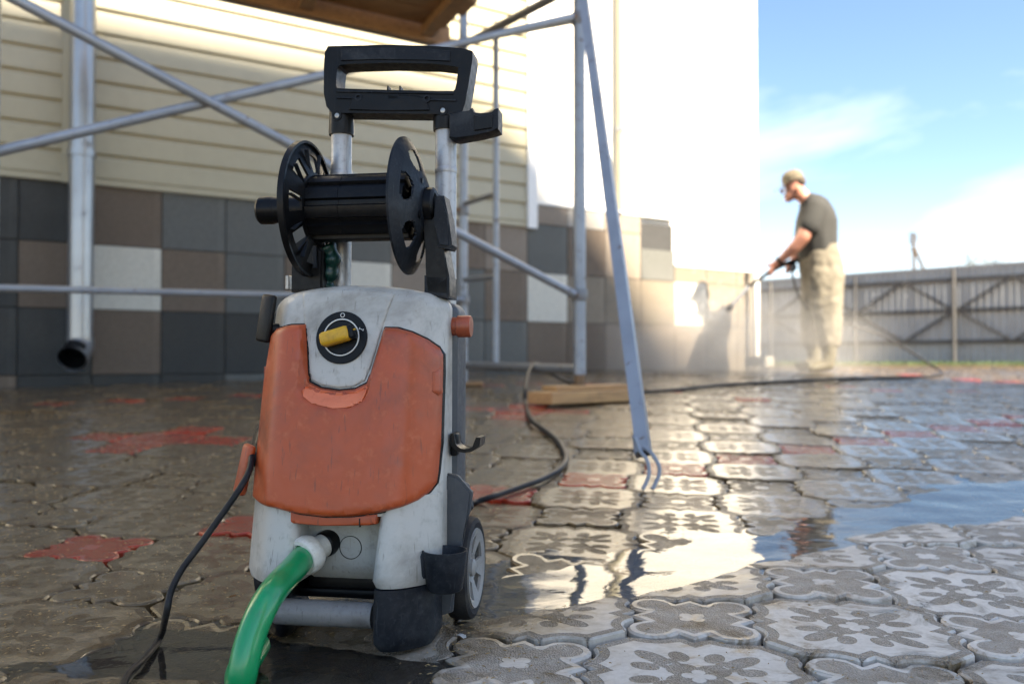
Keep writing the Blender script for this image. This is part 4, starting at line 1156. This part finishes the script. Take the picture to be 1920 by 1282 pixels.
for a in ((727, 173), (750, 173)):
    p = mk([a])[0]; box('cord_clip', toY(p, -.012), (.0022, .014, .018), M['black'], handle, None, .0006, 1)
p = mk([(738, 182)])[0]; box('cord_clip_base', toY(p, -.0175), (.016, .006, .008), M['black'], handle, None, .001, 1)
for tx in (tl, tr_):
    sk = lathe('tube_socket', [(.0148, zs0 - .002), (.0178, zs0 - .002), (.0182, zs0 + .002), (.0172, zs0 + .030), (.0180, zs0 + .044), (0, zs0 + .046)], (tx, YT, 0), (0, 0, 1), M['black'], handle, 28)
    lathe('screw_boss', [(0, .0), (.0070, .0), (.0070, .0195), (.0045, .0195), (.0045, .0175), (0, .0175)], (tx, YT, zs0 + .022), (0, -1, 0), M['black'], handle, 20)
    scw = lathe('screw', [(0, .0176), (.0036, .0176), (.0034, .0190), (0, .0196)], (tx, YT, zs0 + .022), (0, -1, 0), M['steel'], handle, 16)
# gun rest on the right of the handle
gp = [(846, 217), (885, 214), (884, 208), (889, 207), (890, 216), (893, 218), (905, 219), (926, 217), (929, 209), (937, 207), (937, 246), (925, 250), (890, 258), (858, 264), (846, 262)]
g_ = mk(gp); prism('gun_rest', g_, toY, -.030, .004, M['blackdirty'], handle, .0015, 1)
g_ = mk([(892, 220), (905, 226), (918, 224), (927, 219), (926, 245), (893, 250)]); prism('gun_rest_face', g_, toY, -.0325, -.0298, M['black'], handle, .0008, 1)

# hose reel
YR = -.012
zc = ML(672, 390, YR).z
xL, xR = ML(590, 388, YR).x, ML(776, 390, YR).x
reel = empty('hose_reel', (0, 0, 0)); reel.parent = pw
def rr(name, prof, mat, o_=None, seg=48, ax_=(1, 0, 0), angle=35, radf=None, closed=False): return lathe(name, prof, o_ or (0, YR, zc), ax_, mat, reel, seg, closed, radf, angle)
def ribs(u):
    ph = (u * 11) % 1.0
    return 1.0 if .10 < ph < .78 else .90
dr = .0455; xm_ = ML(655, 390, YR).x
rr('drum', [(.030, xL), (dr, xL + .003), (dr, xm_ - .0006), (dr * .985, xm_ - .0004), (dr * .985, xm_ + .0004), (dr, xm_ + .0006), (dr, xR - .003), (.030, xR)], M['black'], seg=132, radf=ribs, angle=25)
RF = ML(560, 258, YR - .0).z - zc; RF = .0912
rad = [.012, .020, .028, .034, .040, .046, .049, .052, .055, .058, .061, .064, .067, .070, .074, .078, .082, .087, RF]
def profL(r): return -.010 * (r / RF) ** 2 + (.006 if r > .081 else 0) * 0
def winL(r, a): 
    u = (a / (2 * PI) * 8 + .22) % 1.0
    return not (.050 < r < .074 and u < .50)
fl_ = polar_plate('reel_flange', rad, lambda r: (.008 if r < .046 else .008 - (r - .046) * .30) , winL, .0035, (xL - .008, YR, zc), (1, 0, 0), M['black'], reel, 96)
lathe('flange_rim', [(RF - .003, -.002), (RF + .0005, -.002), (RF + .0005, .006), (RF - .003, .006)], (xL - .011, YR, zc), (1, 0, 0), M['black'], reel, 72, True)
for k in range(11):
    a = k / 11 * 2 * PI + .2; d = Vector((0, math.cos(a), math.sin(a)))
    bm = bmesh.new(); q = Matrix.Rotation(a, 3, 'X'); bm_box(bm, Vector((xL - .001, YR, zc)) + d * .062, (.006, .036, .0022), q, .0006, 1); mesh_bm('flange_rib', bm, M['blackdirty'], reel)
def winR(r, a):
    u = (a / (2 * PI) * 6 + .1) % 1.0; w = .17 + .13 * math.sin((r - .046) / .028 * PI) if .046 < r < .074 else 0
    return not (.046 < r < .074 and abs(u - .35) < w)
polar_plate('reel_flange', rad, lambda r: (.018 if r < .030 else .018 - (r - .030) * .36) if r < .075 else .0018 - (r - .075) * .55, winR, -.003, (xR, YR, zc), (1, 0, 0), M['blackdirty'], reel, 168)
for k in range(4):
    a = k / 4 * 2 * PI + .5; d = Vector((0, math.cos(a), math.sin(a)))
    lathe('flange_hole', [(.0040, 0), (.0052, .0), (.0052, .0008), (.0040, .0006), (0, .0004)], Vector((xR + .0165, YR, zc)) + d * .034, (1, 0, 0), M['black'], reel, 16)
x0 = ML(487, 388, YR).x
rr('reel_axle', [(0, x0), (.0165, x0), (.0188, x0 + .003), (.0188, x0 + .020), (.0175, x0 + .022), (.0175, xL - .004)], M['black'])
# crank side: hub, arm and bracket to the body
hubx = xR + .018
rr('hub', [(.024, hubx - .003), (.024, hubx + .010), (.020, hubx + .013), (0, hubx + .013)], M['black'], seg=32)
def arm(nm, px, d0, d1, mat, yy, bev=.003, par=reel):
    pts = [ML(a, b, yy) for a, b in px]; return prism(nm, [(p.x, p.z) for p in pts], lambda p, d: Vector((p[0], d, p[1])), yy + d0, yy + d1, mat, par, bev, 2)
arm('reel_arm', [(795, 360), (803, 353), (817, 360), (827, 378), (831, 420), (836, 470), (846, 522), (846, 556), (803, 552), (803, 520), (802, 470), (795, 430)], -.012, .030, M['black'], YR, .003)
arm('hub_cover', [(818, 378), (826, 371), (838, 371), (846, 410), (853, 462), (848, 470), (826, 466), (820, 420)], -.019, .019, M['blackdirty'], YR, .004)
arm('bracket_foot', [(801, 518), (847, 520), (846, 560), (801, 558)], -.016, .034, M['blackdirty'], YR + .004, .002)
arm('reel_arm', [(547, 505), (550, 458), (575, 440), (606, 470), (604, 545), (545, 548)], .0, .040, M['black'], YR + .006, .003)
0 and box('tube_clamp', (tl, YT - .01, ML(640, 500, YT).z), (.05, .03, .05), M['black'], pw, None, .006)
tube('hose_stub', [ML(612, 462, .01), ML(622, 480, .012), ML(620, 505, .016), ML(612, 530, .02), ML(610, 550, .02)], lambda t: .0115 + .002 * math.sin(t * 25), M['greytape'], pw, 14, 6)
tube('pipe_loop', [ML(560, 440, -.03), ML(640, 430, -.055), ML(690, 402, -.058), ML(712, 395, -.045)], .006, M['black'], pw, 10, 6) if False else None
box('bolt_stub', ML(541, 530, .02), (.006, .01, .020), M['steel'], pw, None, .001, 1)
# inlet connector
c0 = ML(612, 1018, -.060); c1 = ML(563, 1047, -.100)
cdv = (c1 - c0).normalized(); cl_ = (c1 - c0).length
inl = lathe('inlet_connector', [(.0150, -.012), (.0165, -.004), (.0165, .004), (.0150, .006)], c0, cdv, M['black'], pw, 32)
lathe('connector_body', [(.0130, .004), (.0150, .006), (.0152, .020), (.0146, .022), (.0146, .026)], c0, cdv, M['whitefit'], inl, 40, False, lambda u: 1 - .025 * (math.cos(u * 2 * PI * 10) > .6))
lathe('connector_nut', [(.0150, .022), (.0225, .024), (.0245, .029), (.0245, cl_ - .006), (.0225, cl_ - .002), (.0175, cl_ - .001), (.0165, cl_ - .004)], c0, cdv, M['whitefit'], inl, 60, False, lambda u: 1 - .02 * (math.cos(u * 2 * PI * 12) > .7))

# ------------------------------------------------------------------ hoses and cords
e0 = toW(c1 - cdv * .006); e1 = toW(c1 + cdv * .03)
gpt = [e0, e0.lerp(at(505, 1118, .985), .28), at(505, 1118, .985), at(470, 1195, .955), at(452, 1290, .945), at(452, 1390, .97), at(480, 1440, 1.05)]
for p in gpt: p.z = max(p.z, G0(p.x, p.y) + .02)
tag(tube('green_hose', gpt, .0160, M['hose'], None, 32, 10), 'bright green garden hose curving down from the white inlet connector', 'hose')
def along(px, r=.004, lift=0): 
    out = []
    for p in px:
        if len(p) == 3: out.append(at(*p))
        else: out.append(onground(p[0], p[1], r + .0015 + lift))
    return out
cord = along([(500, 780, 1.30), (484, 808, 1.235), (474, 840, 1.17), (468, 880, 1.13), (448, 918, 1.11), (408, 975, 1.10), (372, 1025, 1.09), (340, 1068, 1.08), (320, 1110, 1.07), (312, 1150, 1.065), (300, 1195), (270, 1235), (238, 1268), (232, 1310), (260, 1400)], .0036)
tag(tube('power_cord', cord, .0042, M['cable'], None, 14, 10), 'black power cord running down the left side of the orange washer to the wet paving', 'cord')
hp = along([(850, 925, 1.42), (880, 942), (925, 930), (975, 913), (1020, 896), (1052, 876), (1060, 855), (1045, 826), (1018, 804), (996, 783), (986, 760, 4.15), (985, 730, 4.3), (992, 695, 4.55), (1004, 682, 4.72), (1018, 688, 4.82), (1040, 703, 4.88), (1065, 716), (1110, 728), (1180, 734), (1260, 731), (1350, 722), (1450, 716), (1560, 711), (1660, 708), (1735, 706), (1765, 700), (1762, 694, 7.9), (1740, 680, 7.9), (1700, 655, 7.9), (1650, 628, 7.85), (1590, 607, 7.85), (1540, 600, 7.6), (1500, 560, 7.55), (1482, 500, 7.6)], .011)
hp[9] = onground(996, 786, .02)
tag(tube('high_pressure_hose', hp, lambda t: .0060 + .0042 * min(1, t * 4), M['cable'], None, 12, 10), 'thin black pressure hose looping over the scaffold rail and across the yard to the man', 'hose')

# ------------------------------------------------------------------ the man
MY = 7.5
def skinmesh(name, verts, edges, radii, mat, parent, sub=2, root=0):
    me = bpy.data.meshes.new(name); me.from_pydata([tuple(v) for v in verts], edges, []); o = link(name, me, None, parent)
    me.materials.append(mat)
    md = o.modifiers.new('Skin', 'SKIN'); md.use_smooth_shade = True
    if not me.skin_vertices: me.skin_vertices.new()
    for k, r in enumerate(radii):
        sv = me.skin_vertices[0].data[k]; sv.radius = (r, r) if not isinstance(r, tuple) else r; sv.use_root = (k == root)
    s_ = o.modifiers.new('Subsurf', 'SUBSURF'); s_.levels = sub; s_.render_levels = sub
    # bake so that the object holds plain geometry
    dg = bpy.context.evaluated_depsgraph_get(); ev = o.evaluated_get(dg); nm = bpy.data.meshes.new_from_object(ev)
    o.modifiers.clear(); o.data = nm
    if not nm.materials: nm.materials.append(mat)
    nm.polygons.foreach_set('use_smooth', [True] * len(nm.polygons))
    return o
fp = onground(1545, 694); feet = Vector((at(1545, 690, MY).x, at(1545, 690, MY).y, 0)); feet.z = G0(feet.x, feet.y)
man = empty('person', feet); tag(man, 'person in camouflage cap, dark tee shirt and baggy khaki trousers washing the wall', 'person')
def mp_(px, py, dy=0): return at(px, py, MY + dy) - feet
def chain(defs):
    V, E_, Rd = [], [], []; idx = {}
    for nme, prev, px, py, dy, r in defs:
        idx[nme] = len(V); V.append(mp_(px, py, dy)); Rd.append(r)
        if prev: E_.append((idx[prev], idx[nme]))
    return V, E_, Rd
def bodymesh(name, chains, mat, par, vox=.016, smooth=6):
    """tapered limbs grown together into one continuous skin"""
    bm = bmesh.new()
    for ch in chains:
        for (a, b) in zip(ch, ch[1:]):
            pa, pb = mp_(a[0], a[1], a[2]), mp_(b[0], b[1], b[2]); n = max(2, int((pb - pa).length / .022))
            for k in range(n + 1):
                t = k / n; r = [a[3 + q] * (1 - t) + b[3 + q] * t for q in range(2)]
                m_ = bmesh.ops.create_icosphere(bm, subdivisions=2, radius=1)
                bmesh.ops.transform(bm, matrix=Matrix.Translation(pa.lerp(pb, t)) @ Matrix.Diagonal((r[0], r[1], (r[0] + min(r[0], r[1])) / 2, 1)), verts=m_['verts'])
    me = bpy.data.meshes.new(name); bm.to_mesh(me); bm.free(); o = link(name, me, mat, par)
    rm = o.modifiers.new('r', 'REMESH'); rm.mode = 'VOXEL'; rm.voxel_size = vox; rm.use_smooth_shade = True
    sm_ = o.modifiers.new('s', 'SMOOTH'); sm_.iterations = smooth; sm_.factor = .5
    dg = bpy.context.evaluated_depsgraph_get(); nm = bpy.data.meshes.new_from_object(o.evaluated_get(dg)); o.modifiers.clear(); o.data = nm
    if not nm.materials: nm.materials.append(mat)
    nm.polygons.foreach_set('use_smooth', [True] * len(nm.polygons)); return o
TOR = [(1537, 490, 0, .13, .16), (1531, 455, 0, .145, .17), (1528, 412, 0, .13, .17), (1526, 388, 0, .09, .13), (1510, 373, 0, .062, .062), (1496, 361, 0, .062, .062)]
bodyo = bodymesh('body', [TOR,
    [(1496, 361, 0, .066, .066), (1489, 355, 0, .080, .072), (1487, 338, 0, .086, .076)], [(1486, 361, 0, .062, .058), (1480, 369, 0, .046, .045)],
    [(1529, 390, -.16, .070, .070), (1506, 445, -.22, .058, .056), (1490, 464, -.19, .055, .052), (1462, 489, -.12, .034, .032), (1450, 498, -.09, .038, .028)],
    [(1525, 390, .16, .070, .070), (1513, 445, .22, .056, .054), (1500, 472, .18, .050, .050), (1486, 491, .09, .033, .032), (1478, 497, .06, .037, .028)],
    [(1541, 500, -.09, .10, .10), (1551, 592, -.12, .065, .065), (1554, 672, -.12, .045, .045)], [(1537, 500, .09, .10, .10), (1524, 592, .13, .065, .065), (1528, 668, .14, .045, .045)]], M['skin'], man, .013, 5)
# face, ear, fingers
def blob(name, c, r, mat, par, s=(1, 1, 1), seg=14):
    bm = bmesh.new(); bmesh.ops.create_uvsphere(bm, u_segments=seg, v_segments=seg // 2 + 1, radius=r); bmesh.ops.transform(bm, matrix=Matrix.Translation(c) @ Matrix.Diagonal((*s, 1)), verts=bm.verts[:])
    return mesh_bm(name, bm, mat, par, True, 90)
blob('nose', mp_(1466, 359, 0), .019, M['skin'], man, (1, .7, 1.1))
blob('chin', mp_(1478, 374, 0), .032, M['skin'], man, (1.1, 1, .8))
blob('ear', mp_(1497, 354, -.083), .026, M['skin'], man, (.7, .4, 1.1))
blob('eye', mp_(1469, 352, -.035), .009, M['black'], man)
blob('eye', mp_(1469, 352, .035), .009, M['black'], man)
blob('mouth', mp_(1470, 367, 0), .017, M['boots'], man, (.6, 1.2, .35))
blob('hair', mp_(1496, 341, 0), .088, M['bark'], man, (.75, .95, .62))
for (hx, hy, hd, sgn) in ((1447, 500, -.09, 1), (1479, 496, .06, 1)):
    for k in range(4):
        o = (k - 1.5) * .019
        a = mp_(hx + 1 - k * 1.6, hy + k * 1.5, hd - .022); b = a + Vector((-.012, -.028, -.024)); c = b + Vector((.010, .028, -.030)); d = c + Vector((.02, .02, .012))
        tube('finger', [a, b, c, d], lambda t: .0105 - .003 * t, M['skin'], man, 8, 4)
    a = mp_(hx + 3, hy - 3, hd - .02); tube('thumb', [a, a + Vector((-.03, -.01, .006)), a + Vector((-.055, .01, -.004))], lambda t: .012 - .003 * t, M['skin'], man, 8, 4)
bodymesh('tee_shirt', [[(1533, 474, 0, .165, .200), (1529, 450, 0, .180, .205), (1531, 415, 0, .172, .20), (1528, 392, 0, .128, .170), (1516, 377, 0, .077, .084)],
    [(1530, 392, -.16, .095, .092), (1518, 424, -.21, .088, .082)], [(1526, 392, .16, .092, .092), (1518, 424, .21, .084, .080)]], M['shirt'], man, .015, 5)
po = bodymesh('trousers', [[(1537, 478, 0, .168, .20), (1541, 505, 0, .186, .215), (1543, 530, 0, .175, .21)],
    [(1548, 520, -.10, .155, .135), (1549, 570, -.12, .135, .125), (1552, 612, -.12, .112, .108), (1555, 640, -.12, .088, .088)],
    [(1536, 520, .10, .15, .13), (1530, 575, .12, .125, .12), (1522, 612, .13, .100, .10), (1520, 641, .14, .082, .085)]], M['pants'], man, .016, 3)
for v in po.data.vertices:       # folds
    v.co += v.normal * (.020 * noise.noise(Vector((v.co.x * 13, v.co.y * 9, v.co.z * 2.4))) + .008 * noise.noise(v.co * 20))
for a in ([(1555, 638, -.12, .070, .072), (1555, 665, -.12, .060, .062), (1552, 683, -.12, .058, .058), (1533, 689, -.12, .044, .050), (1522, 690, -.12, .034, .042)],
          [(1523, 638, .14, .068, .070), (1526, 662, .14, .058, .060), (1527, 679, .14, .056, .056), (1508, 685, .14, .043, .050), (1498, 686, .14, .034, .042)]):
    bodymesh('boot', [a], M['boots'], man, .013, 4)
# cap
cc_ = mp_(1484, 335, 0)
cap = lathe('cap', [(0, .078), (.045, .070), (.078, .045), (.092, .010), (.094, -.022), (.090, -.024), (0, -.02)], cc_ + Vector((.008, 0, .0)), Vector((-.30, 0, 1)), M['cap'], man, 28)
brim = prism('brim', [(-.165, 0), (-.155, .045), (-.12, .072), (-.06, .080), (-.06, -.080), (-.12, -.072), (-.155, -.045)], lambda p, d: cc_ + Vector((p[0] + .01, p[1], -.026 + (p[0] + .06) * .80 + d - 2.0 * p[1] * p[1])), -.003, .003, M['cap'], cap, .001, 1)
lathe('wrist_watch', [(.034, -.014), (.038, -.012), (.038, .012), (.034, .014)], mp_(1462, 489, -.125), (mp_(1447, 500, -.09) - mp_(1470, 481, -.15)).normalized(), M['black'], man, 18, True)
# spray lance
ln = empty('spray_lance', mp_(1470, 497, 0) + feet); tag(ln, 'black trigger gun with white tipped spray lance held by the man', 'spray lance')
def lp(px, py, dy=0): return at(px, py, MY + dy)
child(tube('trigger_gun', [lp(1497, 488, .0), lp(1480, 492, .0), lp(1455, 503, -.03), lp(1440, 512, -.05)], .020, M['black'], None, 10, 4), ln)
child(tube('grip', [lp(1486, 490, .02), lp(1490, 502, .02), lp(1484, 508, .02)], .019, M['black'], None, 10, 4), ln)
child(tube('lance_tube', [lp(1440, 512, -.05), lp(1404, 537, -.05)], .015, M['black'], None, 10, 1), ln)
child(tube('lance_extension', [lp(1404, 537, -.05), lp(1372, 572, -.05)], .013, M['trim'], None, 10, 1), ln)
child(tube('nozzle', [lp(1372, 572, -.05), lp(1364, 583, -.05)], .024, M['black'], None, 10, 1), ln)

# ------------------------------------------------------------------ spray mist
def mist():
    c = at(1365, 650, 7.4); m, nt, b = newmat('water_mist'); nt.nodes.remove(b); out = nt.nodes['Material Output']
    v = nt.nodes.new('ShaderNodeVolumePrincipled'); v.inputs['Color'].default_value = (.99, .965, .91, 1); v.inputs['Anisotropy'].default_value = .2
    o_ = coords(nt, 'Object'); ln_ = nt.nodes.new('ShaderNodeVectorMath'); ln_.operation = 'LENGTH'; nt.links.new(o_, ln_.inputs[0])
    n = noise_n(nt, 2.2, 4, .6, o_, .5); X.nt = nt
    fall = X(ramp(nt, ln_.outputs['Value'], .25, 1.0, 1, 0))
    dn = fall * fall * step(X(n), .20, .75)
    nt.links.new((dn * 1.7).v, v.inputs['Density']); nt.links.new(v.outputs[0], out.inputs['Volume'])
    bm = bmesh.new(); bmesh.ops.create_uvsphere(bm, u_segments=24, v_segments=14, radius=1.0)
    o = mesh_bm('spray_mist', bm, m, None); o.scale = (1.75, 1.1, .85); o.location = (c.x, c.y, G0(c.x, c.y) + .18)
    tag(o, 'cloud of white spray mist around the man and the sunlit wall foot', 'mist', kind='stuff')
mist()

def droplets():
    m, nt, b = newmat('water_drop'); b.inputs['Base Color'].default_value = (.9, .92, .95, 1); b.inputs['Roughness'].default_value = .1; b.inputs['Alpha'].default_value = .75
    n0 = lp(1364, 583, -.05); bm = bmesh.new(); rd = random.Random(11)
    wallp = W(4.75, .75)
    for k in range(1500):
        if k < 500: t = rd.random(); p = n0.lerp(Vector(wallp), t) + Vector((rd.gauss(0, 1), rd.gauss(0, 1), rd.gauss(0, 1))) * (.03 + .16 * t)
        else: p = Vector(wallp) + Vector((abs(rd.gauss(0, .55)), -abs(rd.gauss(0, .45)), rd.gauss(-.1, .32)))
        g = G0(p.x, p.y)
        if p.z < g + .01 or (Vector((p.x, p.y)) - WP).dot(WN) < .03: continue
        r = rd.choice((.0022, .003, .004)); mt = Matrix.Translation(p) @ Matrix.Diagonal((r, r, r * rd.uniform(1, 1.8), 1))
        bmesh.ops.create_icosphere(bm, subdivisions=1, radius=1, matrix=mt)
    o = mesh_bm('spray_droplets', bm, m, None); tag(o, 'bright water drops flying between the lance tip and the wall foot', 'droplets', kind='stuff')
droplets()

# ------------------------------------------------------------------ small litter
def leaf(px, py, s, mat, nm, lab, cat):
    p = onground(px, py, .003); bm = bmesh.new(); n = 10; rl = random.Random(px)
    c = bm.verts.new((0, 0, .002)); vs = [bm.verts.new((s * math.cos(2 * PI * k / n) * rl.uniform(.7, 1.1), s * .6 * math.sin(2 * PI * k / n) * rl.uniform(.7, 1.1), rl.uniform(0, s * .5))) for k in range(n)]
    for k in range(n): bm.faces.new((c, vs[k], vs[(k + 1) % n]))
    r = bmesh.ops.solidify(bm, geom=bm.faces[:], thickness=.0004)
    o = mesh_bm(nm, bm, mat, None, False); o.location = (p.x, p.y, G(p.x, p.y) + .002); o.rotation_euler = (0, 0, rl.uniform(0, 6)); tag(o, lab, cat)
leaf(437, 1117, .0075, M['leaf'], 'dry_leaf', 'larger curled orange leaf on wet paving left of the washer foot', 'leaf')
leaf(400, 1096, .0045, M['leaf'], 'dry_leaf', 'smaller orange leaf fragment on paving left of the power cord and washer', 'leaf')
leaf(866, 1192, .009, M['paper'], 'paper_scrap', 'folded white scrap on the paving right of the washer foot', 'scrap')
def grit():
    V = []; Fc = []; rg = random.Random(5)
    for k in range(9000):
        y = .8 + 3.2 * rg.random() ** 1.6; x = rg.uniform(-.62 * y, .62 * y)
        if x > .1 and rg.random() < .8: continue
        if dip(x, y) > .003 and rg.random() < .9: continue
        z = G(x, y) + .0012; l = rg.uniform(.0014, .0055); a = rg.uniform(0, PI); w = rg.uniform(.0003, .0009)
        u = Vector((math.cos(a), math.sin(a), 0)); v = Vector((-u.y, u.x, 0)); p = Vector((x, y, z)); n = len(V)
        V += [p + u * l, p + v * w, p - u * l, p - v * w, p + Vector((0, 0, w * 1.6))]
        Fc += [(n, n + 1, n + 4), (n + 1, n + 2, n + 4), (n + 2, n + 3, n + 4), (n + 3, n, n + 4)]
    return tag(mesh_py('plant_debris', V, Fc, M['grit'], None, False), 'fine straw and seed debris scattered over the wet paving', 'debris', kind='stuff')
grit()
